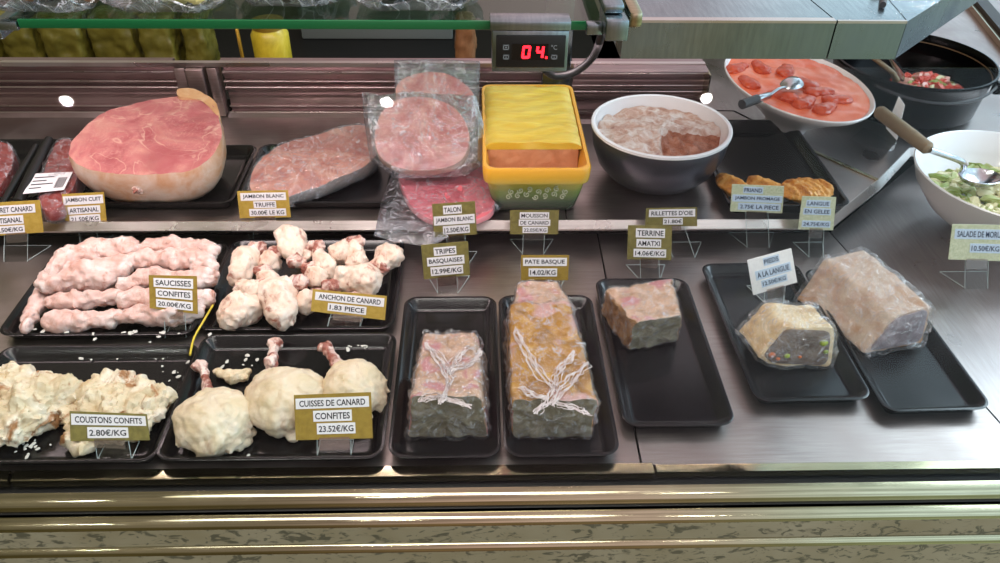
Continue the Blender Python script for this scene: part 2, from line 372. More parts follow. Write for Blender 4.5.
def remesh(g, voxel=.003, smooth=3, amp=((.002, 90),), seed=0):
    me = bpy.data.meshes.new('tmp'); me.from_pydata([tuple(v) for v in g[0]], [], g[1]); me.update()
    o = bpy.data.objects.new('tmp', me); sc.collection.objects.link(o)
    r = o.modifiers.new('r', 'REMESH'); r.mode = 'VOXEL'; r.voxel_size = voxel
    if smooth:
        s = o.modifiers.new('s', 'SMOOTH'); s.iterations = smooth; s.factor = .5
    dg = bpy.context.evaluated_depsgraph_get(); ev = o.evaluated_get(dg); m2 = ev.to_mesh()
    V = [v.co.copy() for v in m2.vertices]; N = [v.normal.copy() for v in m2.vertices]; F = [list(p.vertices) for p in m2.polygons]
    ev.to_mesh_clear(); bpy.data.objects.remove(o); bpy.data.meshes.remove(me)
    return [v+n*sum(a*nz(v, f, seed+i) for i, (a, f) in enumerate(amp)) for i2, (v, n) in enumerate(zip(V, N))], F
def ell(c, r, rot=None, n=2):
    bm = bmesh.new(); bmesh.ops.create_icosphere(bm, subdivisions=n, radius=1)
    R = rot if rot else Matrix.Identity(3)
    r = (r, r, r) if isinstance(r, (int, float)) else r
    for v in bm.verts: v.co = Vector(c)+R @ Vector((v.co.x*r[0], v.co.y*r[1], v.co.z*r[2]))
    return unbm(bm)
def chain(pts, rad):          # blobs along a polyline
    gs = []
    for i in range(len(pts)-1):
        a, b = Vector(pts[i]), Vector(pts[i+1]); L = (b-a).length; k = max(2, int(L/(min(rad[i], rad[i+1])*.4))+1)
        for j in range(k+1):
            t = j/k; gs.append(ell(a.lerp(b, t), rad[i]*(1-t)+rad[i+1]*t, None, 2))
    return join(*gs)

def slab(outline, base, prof, nr=9, n=96, dome=0.0, noise_amp=.0, fq=40, seed=1):
    """solid with a (tilted) top face whose rim is outline (3D points); prof = [(scale, t)] from rim down to the base height"""
    R = spline(outline, n, True); c = sum(R, Vector())/n
    rs, at = [], []
    for i in range(nr):
        s = (i+.35)/(nr-.65) if i else .02
        rs.append([c+(p-c)*s+Vector((0, 0, dome*(1-s*s))) for p in R]); at += [s]*n
    for s, t in prof:
        ring = []
        for p in R:
            q = c+(p-c)*s; ring.append(Vector((q.x, q.y, p.z*(1-t)+base*t)))
        rs.append(ring); at += [1.3]*n
    V, F = rings(rs)
    if noise_amp:
        V = [v+Vector((nz(v, fq, seed), nz(v, fq, seed+5), nz(v, fq, seed+9)))*noise_amp for v in V]
    return (V, F), at
def film_over(g, off, amp, f, seed):
    me = bpy.data.meshes.new('t'); me.from_pydata([tuple(v) for v in g[0]], [], g[1]); me.update()
    bm = bmesh.new(); bm.from_mesh(me); bmesh.ops.recalc_face_normals(bm, faces=bm.faces[:]); bm.normal_update()
    V = [v.co+v.normal*(off+amp*abs(nz(v.co, f, seed))) for v in bm.verts]; F = [[v.index for v in q.verts] for q in bm.faces]
    bm.free(); bpy.data.meshes.remove(me); return V, F
def loft(sa, sb, nl=22, nring=60, ncap=7, amp=.0015, f=60, seed=0, bend=0):
    def resamp(poly):
        poly = [Vector(p) for p in poly]; L = [(poly[(i+1) % len(poly)]-poly[i]).length for i in range(len(poly))]; T = sum(L); out = []
        for k in range(nring):
            d = T*k/nring; i = 0
            while d > L[i]: d -= L[i]; i += 1
            out.append(poly[i].lerp(poly[(i+1) % len(poly)], d/L[i]))
        for _ in range(1): out = [(out[i-1]+out[i]*2+out[(i+1) % nring])/4 for i in range(nring)]
        return out
    # resample both by matching corner parameter
    A, B = [], []
    k = len(sa); per = nring//k
    for i in range(k):
        for j in range(per):
            A.append(Vector(sa[i]).lerp(Vector(sa[(i+1) % k]), j/per)); B.append(Vector(sb[i]).lerp(Vector(sb[(i+1) % k]), j/per))
    N = len(A)
    for _ in range(2):
        A = [(A[i-1]+A[i]*2+A[(i+1) % N])/4 for i in range(N)]; B = [(B[i-1]+B[i]*2+B[(i+1) % N])/4 for i in range(N)]
    ca = sum(A, Vector())/N; cb = sum(B, Vector())/N; rs = []
    for i in range(ncap): s = .02+.96*i/(ncap-1); rs.append([ca+(p-ca)*s for p in A])
    for i in range(nl+1): t = i/nl; rs.append([a.lerp(b, .01+.98*t) for a, b in zip(A, B)])
    for i in range(ncap): s = .98-.96*i/(ncap-1); rs.append([cb+(p-cb)*s for p in B])
    V, F = rings(rs)
    V = [v+Vector((nz(v, f, seed), nz(v, f, seed+5), nz(v, f, seed+9)))*amp for v in V]
    fm = []
    for i in range(len(rs)-1): fm += [1 if i < ncap-1 else (2 if i >= ncap+nl else 0)]*N
    fm += [1, 2]
    return (V, F), fm

# text and glyph helpers
_tc = {}
def text_geom(s):
    if s in _tc: return _tc[s]
    cu = bpy.data.curves.new('t', 'FONT'); cu.body = s; cu.size = 1; cu.resolution_u = 3; cu.offset = .018
    o = bpy.data.objects.new('t', cu); sc.collection.objects.link(o)
    dg = bpy.context.evaluated_depsgraph_get(); dg.update(); me = bpy.data.meshes.new_from_object(o.evaluated_get(dg))
    V = [v.co.copy() for v in me.vertices]; F = [list(p.vertices) for p in me.polygons]
    bpy.data.objects.remove(o); bpy.data.meshes.remove(me)
    x0, x1 = min(v.x for v in V), max(v.x for v in V); y0, y1 = min(v.y for v in V), max(v.y for v in V)
    V = [Vector(((v.x-x0)/(x1-x0), (v.y-y0)/(y1-y0), 0)) for v in V]
    _tc[s] = (V, F); return _tc[s]
def bil(Q, u, v): return (Q[0].lerp(Q[1], u)).lerp(Q[3].lerp(Q[2], u), v)      # Q = tl,tr,br,bl ; v downwards
def panel(Q, u0, v0, u1, v1, n, d0, d1):
    c = [bil(Q, u, v) for u, v in ((u0, v0), (u1, v0), (u1, v1), (u0, v1))]
    return rings([[p+n*d0 for p in c], [p+n*d1 for p in c]])
def text_on(Q, s, u0, v0, u1, v1, n, d):
    V, F = text_geom(s)
    return [bil(Q, u0+(u1-u0)*p.x, v1+(v0-v1)*p.y)+n*d for p in V], F

# ------------------------------------------------------------------ the case: decks, step, walls, rails
def plate(pts, z1, th=.004): return prism(pts, z1-th, z1)
def seam_groove(a, b): pass
G = .0015
lipy = 1.132
solo('steel_deck_plate', plate([(-1.25, .641), (.208-G, .641), (.217-G, 1.175), (-1.25, 1.175)], 0), M['deck'],
     'wide brushed steel deck plate under the left and middle black trays', 'deck plate', smooth=False)
solo('steel_deck_plate', plate([(.208+G, .639), (.722-G, .639), (.645-G, 1.165), (.217+G, 1.175)], 0), M['deck'],
     'brushed steel deck plate under the two wrapped loaves at the right', 'deck plate', smooth=False)
solo('steel_deck_plate', plate([(.722+G, .639), (1.5, .639), (1.6, 1.9), (1.45, 1.9), (.93, 1.43), (.645+G, 1.165)], 0), M['deck_x'],
     'brushed steel deck plate under the white salad bowl', 'deck plate', smooth=False)
# raised rear deck
solo('raised_deck_plate', plate([(-1.25, lipy), (.155-G, lipy), (.160-G, 1.56), (-1.25, 1.56)], .05), M['deck'],
     'raised steel deck plate under the hams and the yellow terrine dish', 'deck plate', smooth=False)
solo('raised_deck_plate', plate([(.155+G, lipy), (.617, lipy), (.757-G, 1.262), (.673-G, 1.38), (.56, 1.56), (.160+G, 1.56)], .05), M['deck'],
     'raised steel deck plate under the big grey bowl', 'deck plate', smooth=False)
solo('raised_deck_plate', plate([(.759+G, 1.266), (.875, 1.392), (1.25, 1.44), (1.9, 1.9), (1.9, 2.9), (.3, 2.9), (.3, 1.58), (.565, 1.565), (.677, 1.38)], .05), M['deck_x'],
     'raised steel deck plate under the oval dish and the black pot', 'deck plate', smooth=False)
# step riser + rolled lip, follows the corner
path = [(-1.25, lipy), (.155, lipy), (.617, lipy), (.757, 1.264), (.875, 1.392), (1.25, 1.44), (1.9, 1.9)]
def strip_along(path, z0, z1, d0, d1):
    V, F = [], []
    n = len(path); offs = []
    for i, p in enumerate(path):
        a = Vector(path[max(0, i-1)]); b = Vector(path[min(n-1, i+1)]); t = (b-a).normalized(); nn = Vector((t.y, -t.x)); offs.append(nn)
    rs = [[Vector((p[0]+o.x*d, p[1]+o.y*d, z)) for d, z in ((d0, z0), (d1, z0), (d1, z1), (d0, z1))] for p, o in zip(path, offs)]
    return rings(rs)
def lip_along(path):
    n = len(path); rs = []
    for i, p in enumerate(path):
        a = Vector(path[max(0, i-1)]); b = Vector(path[min(n-1, i+1)]); t_ = (b-a).normalized(); nn = Vector((t_.y, -t_.x))
        rs.append([Vector((p[0]+nn.x*d, p[1]+nn.y*d, z)) for d, z in ((0, .036), (.012, .036), (.012, .039), (.002, .0515), (0, .0515))])
    return rings(rs)
struct('trim_1', lip_along(path), M['lip'], False)
solo('joint_bar', strip_along([(.672, 1.379), (.758, 1.2635)], .049, .053, -.004, .004), M['chrome'], 'thin steel joint bar between two raised deck plates', 'joint bar', smooth=False)
struct('wall_step', strip_along(path, .001, .045, -.035, -.03), M['gap_dark'], False)  # riser coloured near-black for the shadow under the step
struct('floor', prism([(-1.6, .6), (2.2, .6), (2.2, 3.2), (-1.6, 3.2)], -.06, -.03), M['gap_dark'], False)
# front lip, gasket slot, polished rails, stone strips
def xbar(prof, x0=-1.25, x1=1.6):
    return rings([[Vector((x0, y, z)) for y, z in prof], [Vector((x1, y, z)) for y, z in prof]])
def rail(y, z0, z1, bul=.006, n=8):
    pr = [(y+.03, z0)]+[(y-bul*sin(pi*k/n), z0+(z1-z0)*k/n) for k in range(n+1)]+[(y+.03, z1)]
    return xbar(pr)
solo('steel_front_lip', prism([(-1.25, .624), (-.588, .624), (-.590, .640), (-1.25, .640)], -.010, .002), M['chrome'], 'short steel lip at the far left front edge of the deck', 'front lip', smooth=False)
solo('steel_front_lip', prism([(-.583, .624), (.222, .624), (.222, .640), (-.585, .640)], -.010, .002), M['chrome'], 'long steel front lip below the narrow black trays', 'front lip', smooth=False)
solo('steel_front_lip', prism([(.226, .626), (1.6, .626), (1.6, .638), (.226, .638)], -.010, .001), M['chrome'], 'flat steel front lip at the right of the deck', 'front lip', smooth=False)
def rz(row, y): return PY(500, row, y).z
struct('trim_2', xbar([(.590, -.05), (.642, -.05), (.642, -.014), (.590, -.020)]), M['black'], False)
def cap_rail(y1, r0, r1, k=.017):
    # rounded bar: its upper side slopes towards the customer
    z1 = rz(r0, y1); y0 = y1-k; z0 = rz(r1, y0); n = 8
    pr = [(y1+.002, z1-.012)]+[(y1-(y1-y0)*sin(pi/2*t/n), z0+(z1-z0)*cos(pi/2*t/n)**.8) for t in range(n+1)]+[(y0+.001, z0-.010), (y1+.002, z0-.010)]
    return xbar(pr)
struct('trim_3', cap_rail(.609, 487, 505), M['chrome'])
struct('trim_4', xbar([(.590, -.08), (.602, -.08), (.602, -.02), (.590, -.02)]), M['black'], False)
struct('trim_5', cap_rail(.588, 511, 525, .014), M['chrome'])
struct('trim_6', xbar([(.574, rz(541, .574)), (.6, rz(541, .574)), (.6, rz(526, .574)), (.574, rz(526, .574))]), M['granite'], False)
struct('trim_7', cap_rail(.574, 541, 551, .008), M['chrome'])
struct('trim_8', xbar([(.566, rz(600, .566)), (.6, rz(600, .566)), (.6, rz(551, .566)), (.566, rz(551, .566))]), M['granite'], False)
# rear louvre panels
YB = 1.56
def zb(row): return PY(300, row, YB).z
def louvre(x0, x1, off=0.0):
    rows = [59, 61.5, 63, 70, 71.2, 79.5, 80.6, 85.5, 87, 95, 96, 104.5, 105.5, 110.5, 111.5]
    dy = [-.02, -.022, 0, .004, -.010, .004, -.010, .004, -.014, .010, .004, .010, -.002, .008, -.006]
    pr = [(YB+d+off, zb(r)) for r, d in zip(rows, dy)]
    pr += [(YB-.02+off, .056), (YB-.03+off, .05), (YB+.006, .048), (YB+.006, zb(59))]
    return rings([[Vector((x0, y, z)) for y, z in pr], [Vector((x1, y, z)) for y, z in pr]])
xa = PY(180, 85, YB).x; xb = PY(226, 85, YB).x; xc = PY(580, 80, YB).x; xd = PY(699, 80, YB).x
def lips(x0, x1, rows, off=0.0):
    return [tube([Vector((x0, YB+off-.005, zb(r_))), Vector((x1, YB+off-.005, zb(r_)))], k, 8) for r_, k in rows]
LR = [(71, .0011), (80.3, .0011), (86.3, .0017), (105, .0010), (111, .0014)]
def louvre_panel(label, x0, x1, off, rows):
    t = Thing('louvred_air_panel', label, 'air panel', ((x0+x1)/2, YB, .05))
    t.part('slats', louvre(x0, x1, off), M['louvre'], smooth=False)
    for g_ in lips(x0, x1, rows, off): t.part('lit_lip', g_, M['lip'])  # pale rods added to draw the light on the slat edges
    return t
louvre_panel('dark louvred steel air panel behind the large cut ham', -1.3, xa, 0, LR)
louvre_panel('pinkish louvred steel air panel behind the vacuum packed hams', xb, xc-.03, 0, LR)
t = louvre_panel('short louvred steel air panel with an end bracket behind the grey bowl', xc-.02, xd, -.03, [(66, .0015), (78, .0012), (84, .0017), (104, .001)])
t.part('end_bracket', join(box(xd, YB-.07, zb(88), xd+.003, YB, zb(61)), box(xd, YB-.07, .05, xd+.003, YB-.02, zb(92))), M['chrome'], smooth=False)
solo('divider_post', join(box(xa+.006, YB-.030, .0515, xa+.028, YB+.004, zb(63), .002), box(xa+.030, YB-.036, .0515, xb-.03, YB+.004, zb(63), .003), box(xb-.024, YB-.028, .0515, xb-.004, YB+.004, zb(63), .002)), M['louvre'],
     'dull steel divider post between the louvred panels, behind the ham', 'post')
struct('trim_9', box(-1.3, YB-.026, zb(62), xd, YB-.014, zb(58)), M['lip'], False)
struct('wall_back', box(-1.7, 2.05, -.05, 1.0, 2.1, .27), M['backwall'])
struct('trim_10', box(-1.7, YB+.06, .02, .48, 2.05, .05), M['gap_dark'])
xg = PY(255, 45, 1.9).x
solo('grey_rear_door', box(xg+.1, 1.98, .05, PY(452, 45, 1.9).x, 2.0, .26, .004), M['greywall'], 'grey sliding rear door seen under the glass shelf', 'rear door')
solo('brown_wrapped_loaf', remesh(box(PY(456, 45, 1.75).x, 1.72, .052, PY(475, 45, 1.75).x, 1.8, .19, .01), .006, 3, ((.004, 30),)), M['jar_brown'], 'brown wrapped loaf standing behind the rail left of the thermometer', 'loaf')
# olive packets behind the rail
rnd = random.Random(4)
pk = [(-30, 3), (6, 44), (49, 91), (96, 141), (147, 181), (186, 212)]
labs = ['olive yellow packet at the far left behind the louvred rail', 'second olive yellow packet from the left behind the rail', 'third olive yellow packet from the left behind the rail',
        'fourth olive yellow packet from the left behind the rail', 'fifth olive yellow packet from the left behind the rail', 'narrowest olive yellow packet, right end of the row behind the rail']
for i, (a, b) in enumerate(pk):
    X0, X1 = PY(a, 45, 1.74).x, PY(b, 45, 1.74).x
    solo('wrapped_packet', remesh(box(X0+.003, 1.70+.01*(i % 2), .052, X1-.003, 1.80, .20+.01*rnd.random(), .012), .006, 4, ((.006, 22), (.002, 60)), i), M['packet'], labs[i], 'packet', 'olive packets behind the rail')
X0, X1 = PY(253, 45, 1.72).x, PY(290, 45, 1.72).x
t = Thing('jar', 'yellow glass jar behind the rail, right of the olive packets', 'jar', ((X0+X1)/2, 1.72, .05))
t.part('jar_body', lathe([(.0, 0), ((X1-X0)/2*.9, 0), ((X1-X0)/2, .01), ((X1-X0)/2, .11), ((X1-X0)/2*.8, .125)], 32, loc=((X1+X0)/2, 1.72, .052)), M['packet_yellow'])
t.part('lid', lathe([(0, .124), ((X1-X0)/2*.86, .124), ((X1-X0)/2*.86, .14), (0, .14)], 32, loc=((X1+X0)/2, 1.72, .052)), M['gold'])
solo('gold_strip', box(PY(239.5, 45, 1.65).x, 1.64, .05, PY(242, 45, 1.65).x, 1.65, .2, .001), M['gold'], 'thin gold upright strip behind the rail left of the yellow jar', 'strip')

# ------------------------------------------------------------------ glass shelf, beam, bracket, thermometer
SZ = .4535
sx0, sx1 = P(12, 24, SZ).x, P(603, 24, SZ).x
t = Thing('glass_shelf', 'thick glass shelf with a green front edge above the hams', 'shelf', ((sx0+sx1)/2, .975, SZ-.012))
gs = box(sx0-.012, .979, SZ-.0095, sx1, 1.42, SZ+.001)
t.part('glass_sheet', gs, M['shelf_glass'], smooth=False)
t.part('front_edge', box(sx0, .9745, SZ-.010, sx1, .979, SZ+.0012, .001), M['shelf_edge'], label='green glass edge')
solo('shelf_bracket', join(box(sx0-.05, .972, SZ-.012, sx0-.001, .990, SZ-.001, .001), box(sx0-.05, .990, SZ-.03, sx0-.035, 1.45, SZ-.012, .001)), M['beam'], 'grey steel shelf bracket at the left end of the glass shelf', 'bracket')
bz0, bz1 = .42, .468
def beam_seg(pts, th0, th1):
    return prism(pts, th0, th1)
by0 = .940
t = Thing('steel_canopy_beam', 'broad mitred steel beam turning a corner at the upper right', 'beam', (.45, 1.0, bz0))
k1 = P(819, 0, bz1); 
t.part('front_beam', prism([(.180, by0), (.4415, by0), (.4245, 1.2), (.180, 1.2)], bz0, bz1), M['beam'], smooth=False)
t.part('corner_beam', prism([(.4435, by0), (.530, by0), (.565, 1.2), (.4265, 1.2)], bz0, bz1), M['beam'], smooth=False)
t.part('side_beam', prism([(.5318, by0+.002), (1.1, by0+.57), (1.1, 1.0+.9), (.5668, 1.2)], bz0, bz1), M['beam'], smooth=False)
t.part('edge_highlight', join(box(.180, by0-.0012, bz1-.002, .4415, by0+.01, bz1+.0012), box(.4435, by0-.0012, bz1-.002, .530, by0+.003, bz1+.0012)), M['lip'], smooth=False)  # pale strip added as the highlight line along the beam edge
hk = P(882, 8, bz1); hk2 = P(890, -8, bz1)
solo('hook_rod', tube([hk+Vector((0, 0, .004)), hk2+Vector((.002, .02, .012)), hk2+Vector((.01, .06, .03))], .004), M['darkhandle'], 'small dark rod lying on the steel beam top', 'rod')
# bracket at the shelf end
bx0, bx1 = PY(600, 30, .93).x, PY(628, 30, .93).x
t = Thing('shelf_clamp', 'steel clamp holding the glass shelf beside the black cable', 'clamp', (bx0, .93, .40))
t.part('clamp_body', box(bx0+.006, .925, PY(600, 40, .93).z, bx1, .985, PY(600, 19, .93).z, .002), M['beam'])
t.part('clamp_arm', box(bx0+.004, .945, PY(600, 19, .93).z+.001, bx1-.004, 1.25, PY(600, 12, .93).z+.004, .003), M['beam'])
t.part('clamp_cheek', box(bx1+.001, .935, PY(600, 30, .93).z, bx1+.018, 1.2, PY(600, 17, .93).z+.004, .004), M['chrome'])
t.part('clamp_tongue', box(PY(586, 30, .95).x, .945, PY(600, 34, .95).z, bx0+.006, .96, PY(600, 23, .95).z, .0015), M['beam'])
# thermometer
Yt = .955
def tp(px, py): return PY(px, py, Yt)
def tbox(x0, y0, x1, y1, d0, d1, bev=0):
    a, b = tp((x0+x1)/2, y0), tp((x0+x1)/2, y1); l, r = tp(x0, (y0+y1)/2), tp(x1, (y0+y1)/2)
    return box(l.x, Yt+d0, b.z, r.x, Yt+d1, a.z, bev)
t = Thing('digital_thermometer', 'steel boxed digital thermometer with red digits under the shelf', 'thermometer', tp(530, 72))
t.part('housing', join(tbox(492, 31, 568, 72, 0, .035, .0015), tbox(490, 21, 571, 30, -.003, .03, .001)), M['beam'])
t.part('bezel', tbox(496, 35, 565, 67, -.0025, -.0003, .0008), M['black'])
dsp = t.part('display_window', tbox(512, 43, 548, 59, -.0032, -.0026), M['display'], smooth=False)
def seg7(x0, y0, x1, y1, on):
    g = []; tw = 2.4; s = 1.2; ym = (y0+y1)/2
    L = {'a': (x0+1, y0, x1-1, y0+tw), 'g': (x0+1, ym-tw/2, x1-1, ym+tw/2), 'd': (x0+1, y1-tw, x1-1, y1), 'f': (x0, y0+1, x0+tw, ym-.4), 'b': (x1-tw, y0+1, x1, ym-.4), 'e': (x0, ym+.4, x0+tw, y1-1), 'c': (x1-tw, ym+.4, x1, y1-1)}
    for k in on:
        a = L[k]; sl = lambda yy: (y1-yy)*.13
        c = [tp(a[0]+sl(a[1]), a[1]), tp(a[2]+sl(a[1]), a[1]), tp(a[2]+sl(a[3]), a[3]), tp(a[0]+sl(a[3]), a[3])]
        g.append(rings([[p+Vector((0, -.0040, 0)) for p in c], [p+Vector((0, -.0033, 0)) for p in c]]))
    return join(*g)
t.part('red_digit', seg7(521, 44.5, 529.5, 57.5, 'abcdef'), M['led'], dsp, False, 'glowing red digit 0')
t.part('red_digit', seg7(535, 44.5, 543, 57.5, 'fgbc'), M['led'], dsp, False, 'glowing red digit 4 with a point')
t.part('red_point', tbox(545, 55.5, 547, 57.5, -.0040, -.0033), M['led'], dsp, False)
for (a, b, c, d) in ((503, 44, 509, 49), (503, 54, 509, 58.5), (551, 54, 557, 58.5)):
    t.part('button', join(tbox(a, b, c, b+1, -.0032, -.0026), tbox(a, d-1, c, d, -.0032, -.0026), tbox(a, b, a+1, d, -.0032, -.0026), tbox(c-1, b, c, d, -.0032, -.0026), tbox(a+2, b+2, c-2, d-2, -.0032, -.0026)), M['icon'], smooth=False)
Qc = [tp(551, 44), tp(557, 44), tp(557, 49), tp(551, 49)]
t.part('lettering', text_on(Qc, '°C', 0, 0, 1, 1, Vector((0, -1, 0)), .0028), M['icon'], smooth=False)
cb = spline([PY(601, 26, .972), PY(600, 40, .985), PY(592, 58, .99), PY(575, 72, .99), PY(556, 76, .985), PY(545, 70, .98)], 30)
solo('black_cable', tube(cb, .0052), M['black'], 'thick black cable looping from the shelf clamp to the thermometer', 'cable')
solo('support_post', box(PY(541, 80, 1.53).x, 1.50, .05, PY(568, 80, 1.53).x, 1.527, .44, .003), M['beam'], 'square steel support post behind the yellow terrine dish', 'post')

# front glass pane leaning back from the rail to the shelf
ga, gb = Vector((0, .606, .006)), Vector((0, .930, .412))
gn = Vector((0, -(gb-ga).z, (gb-ga).y)).normalized()
q4g = [ga+Vector((-1.3, 0, 0)), ga+Vector((1.55, 0, 0)), gb+Vector((1.55, 0, 0)), gb+Vector((-1.3, 0, 0))]
fg = rings([q4g, [p+gn*.004 for p in q4g]])
so = solo('front_glass_pane', fg, M['glass'], 'clear sloping front glass pane over the whole display', 'glass pane', smooth=False)
# halogen downlights in the shop ceiling; the glass mirrors them
for i, (a, b) in enumerate(((67, 102), (387, 103), (706, 99), (936, 4))):
    hit = PP(a, b, ga, gn); d = ray(a, b).normalized(); r = d-2*d.dot(gn)*gn
    q = hit+r*((1.75-hit.z)/r.z) if i < 3 else P(a, b, bz1)+Vector((0, 0, 0))
    if i == 3:
        d = ray(a, b).normalized(); r = Vector((d.x, d.y, -d.z)); q = P(a, b, bz1)+r*((1.75-bz1)/r.z)
    t = Thing('ceiling_downlight', ['left ceiling downlight mirrored beside the ham', 'middle ceiling downlight mirrored by the packed ham', 'right ceiling downlight mirrored over the grey bowl', 'far ceiling downlight mirrored on the steel beam'][i], 'downlight', q)
    t.part('lamp_face', lathe([(0, 0), (.020, 0), (.020, .004), (0, .004)], 32, loc=q), M['lamp'])
    t.part('trim_ring', lathe([(.022, 0), (.030, 0), (.030, .008), (.022, .008)], 32, loc=q+Vector((0, 0, .003))), M['chrome'])

# ------------------------------------------------------------------ black trays
def rrect(w_, d_, r, n=8):
    pts = []
    for cx, cy, a0 in ((w_/2-r, d_/2-r, 0), (-w_/2+r, d_/2-r, 90), (-w_/2+r, -d_/2+r, 180), (w_/2-r, -d_/2+r, 270)):
        for k in range(n+1): a = radians(a0+90*k/n); pts.append((cx+r*cos(a), cy+r*sin(a)))
    return pts
def tray_geom(w_, d_, h=.018, r=.02, th=.003):
    fl = .010
    prof = [(0, 0, -fl-.0), (0, h-.002, 0), (0, h, .002), (0, h+.001, -.001), (0, h, -.004), (0, th+.003, -fl-.003), (0, th, -fl-.007)]
    rs = []
    rs.append([Vector((x*.05, y*.05, 0)) for x, y in rrect(w_, d_, r)])
    for _, z, o in prof:
        rs.append([Vector((x, y, z)) for x, y in rrect(w_+2*o, d_+2*o, max(r+o, .004))])
    for k in (.004, .012): rs.append([Vector((x, y, th)) for x, y in rrect(w_-2*(fl+.007+k), d_-2*(fl+.007+k), .006)])
    rs.append([Vector((x*.05, y*.05, th)) for x, y in rrect(w_, d_, r)])
    return rings(rs)
def tray(x0, y0, x1, y1, z, label, h=.018, r=.02, rot=0, group='black plastic display trays'):
    g = tray_geom(x1-x0, y1-y0, h, r)
    o = solo('display_tray', g, M['tray'], label, 'tray', group, loc=(0, 0, 0)); o.location = ((x0+x1)/2, (y0+y1)/2, z+.0005); o.rotation_euler.z = rot
    return o
tray(-.715, .878, -.428, 1.112, 0, 'black tray holding the pile of confit sausages')
tray(-.425, .888, -.130, 1.122, 0, 'black tray holding the heap of duck wing joints')
tray(-.690, .640, -.408, .853, 0, 'black tray under the two crumbly pork ribs at the front left')
tray(-.408, .641, -.124, .875, 0, 'black tray holding three white duck legs')
tray(-.115, .641, .026, .960, 0, 'narrow black tray under the wrapped block left of the tallest terrine')
tray(.033, .641, .178, .962, 0, 'narrow black tray under the long wrapped terrine')
tray(.192, .689, .340, 1.004, 0, 'narrow black tray holding one small cube of terrine')
tray(.378, .732, .540, 1.045, 0, 'narrow black tray under the small wrapped loaf with dark filling', rot=radians(1.0))
tray(.548, .711, .696, 1.028, 0, 'rightmost narrow black tray, under the large wrapped loaf', rot=radians(1.5))
tray(-.745, 1.162, -.430, 1.372, .05, 'black tray under the big cut ham')
tray(-.422, 1.162, -.148, 1.375, .05, 'black tray under the flat truffled white ham')
tray(.440, 1.142, .655, 1.472, .05, 'large black tray with golden pastries, right of the grey bowl', h=.022)
tray(-1.045, 1.170, -.760, 1.385, .05, 'black tray at the left edge under the dark red duck breasts', h=.024)

# ------------------------------------------------------------------ hams
def outl(pxs, pt, tilt, yawt=0):
    n = Vector((sin(radians(yawt)), -sin(radians(tilt)), cos(radians(tilt)))).normalized()
    return [PP(a, b, pt, n) for a, b in pxs]
ZT = .0545
pts = [(70, 157), (73, 141), (88, 125), (108, 111), (140, 102), (172, 97), (198, 97), (213, 106), (220, 122), (220, 140), (212, 156), (196, 167), (180, 172), (150, 175), (112, 174), (86, 168)]
o3 = outl(pts, P(150, 175, .13), 12)
g, at = slab(o3, ZT, [(1.012, .06), (1.02, .22), (1.0, .45), (.93, .7), (.8, .9), (.66, 1.0)], 12, 120, .002, .0022, 26, 3)
t = Thing('cut_ham', 'large round cooked ham with a broad pink cut face', 'ham', (-.58, 1.26, ZT))
t.part('meat', g, M['ham'], attr=at)
sk = outl([(178, 90), (190, 88), (206, 95), (216, 103), (220, 118), (213, 108), (198, 98), (180, 97)], P(200, 97, .178), 20)
g, at = slab(sk, .12, [(1.02, .2), (.98, .7), (.9, 1.0)], 4, 60, 0, .002, 40, 8)
t.part('skin_flap', g, M['skin'], attr=at, label='raised orange brown skin edge')
for i, (a, b, c, d) in enumerate(((216, 150, 222, 162), (218, 140, 222, 146), (207, 160, 206, 176), (135, 190, 141, 192))):
    t.part('fat_shred', remesh(chain([P(a, b, .12), P(c, d, .10)], [.006, .003]), .002, 1, ((.004, 160),), i), M['fat_joint'])
# truffled white ham
pts = [(250, 184), (256, 165), (268, 153), (285, 143), (312, 137), (336, 129), (362, 125), (374, 134), (377, 152), (368, 163), (340, 177), (312, 189), (288, 197), (270, 200), (256, 194)]
o3 = outl(pts, P(285, 198, .082), 10, 5)
g, at = slab(o3, ZT, [(1.02, .1), (1.03, .35), (1.0, .65), (.9, .9), (.8, 1.0)], 10, 110, .004, .002, 30, 5)
t = Thing('white_ham_half', 'flat film-wrapped half of pale pink truffled ham', 'ham', (-.3, 1.25, ZT))
mt = t.part('meat', g, M['ham2'], attr=at)
t.part('plastic_wrap', film_over(g, .0015, .004, 40, 2), M['film'], mt)

def packed(name, label, px, pt, tilt, th, mat, bagpx, seed):
    n = Vector((0, -sin(radians(tilt)), cos(radians(tilt))))
    R = [PP(a, b, pt, n) for a, b in px]; R = spline(R, 96, True); c = sum(R, Vector())/96; rs = []; at = []
    for i in range(9): s = .02+.98*i/8; rs.append([c+(p-c)*s for p in R]); at += [s]*96
    for s, d in ((1.02, .25), (1.02, .75), (.98, 1.0), (.5, 1.0), (.02, 1.0)): rs.append([c+(p-c)*s-n*th*d for p in R]); at += [1.3]*96
    V, F = rings(rs); V = [v+n*nz(v, 30, seed)*.0015 for v in V]
    t = Thing(name, label, 'ham', (c.x, c.y, max(.051, min(v.z for v in V))), 'vacuum packed ham slices')
    mt = t.part('meat', (V, F), mat, attr=at)
    B = [PP(a, b, pt+n*(-th*.4), n) for a, b in bagpx]; B = [B[i].lerp(B[(i+1) % len(B)], k/8) for i in range(len(B)) for k in range(8)]
    cb_ = sum(B, Vector())/len(B); rs = []
    mx_ = lambda s: (1-s**6)
    for i in range(12):
        s = .03+.97*i/11; rs.append([cb_+(p-cb_)*s+n*((th*.4+.0025)*min(1, mx_(s)*3)+.003*nz(cb_+(p-cb_)*s, 35, seed)) for p in B])
    for i in range(12):
        s = 1-.97*i/11; rs.append([cb_+(p-cb_)*s-n*((th*.6+.0025)*min(1, mx_(s)*3))+n*.0015*nz(cb_+(p-cb_)*s, 35, seed+3) for p in B])
    t.part('vacuum_bag', rings(rs), M['film_blue'], mt)
    return t
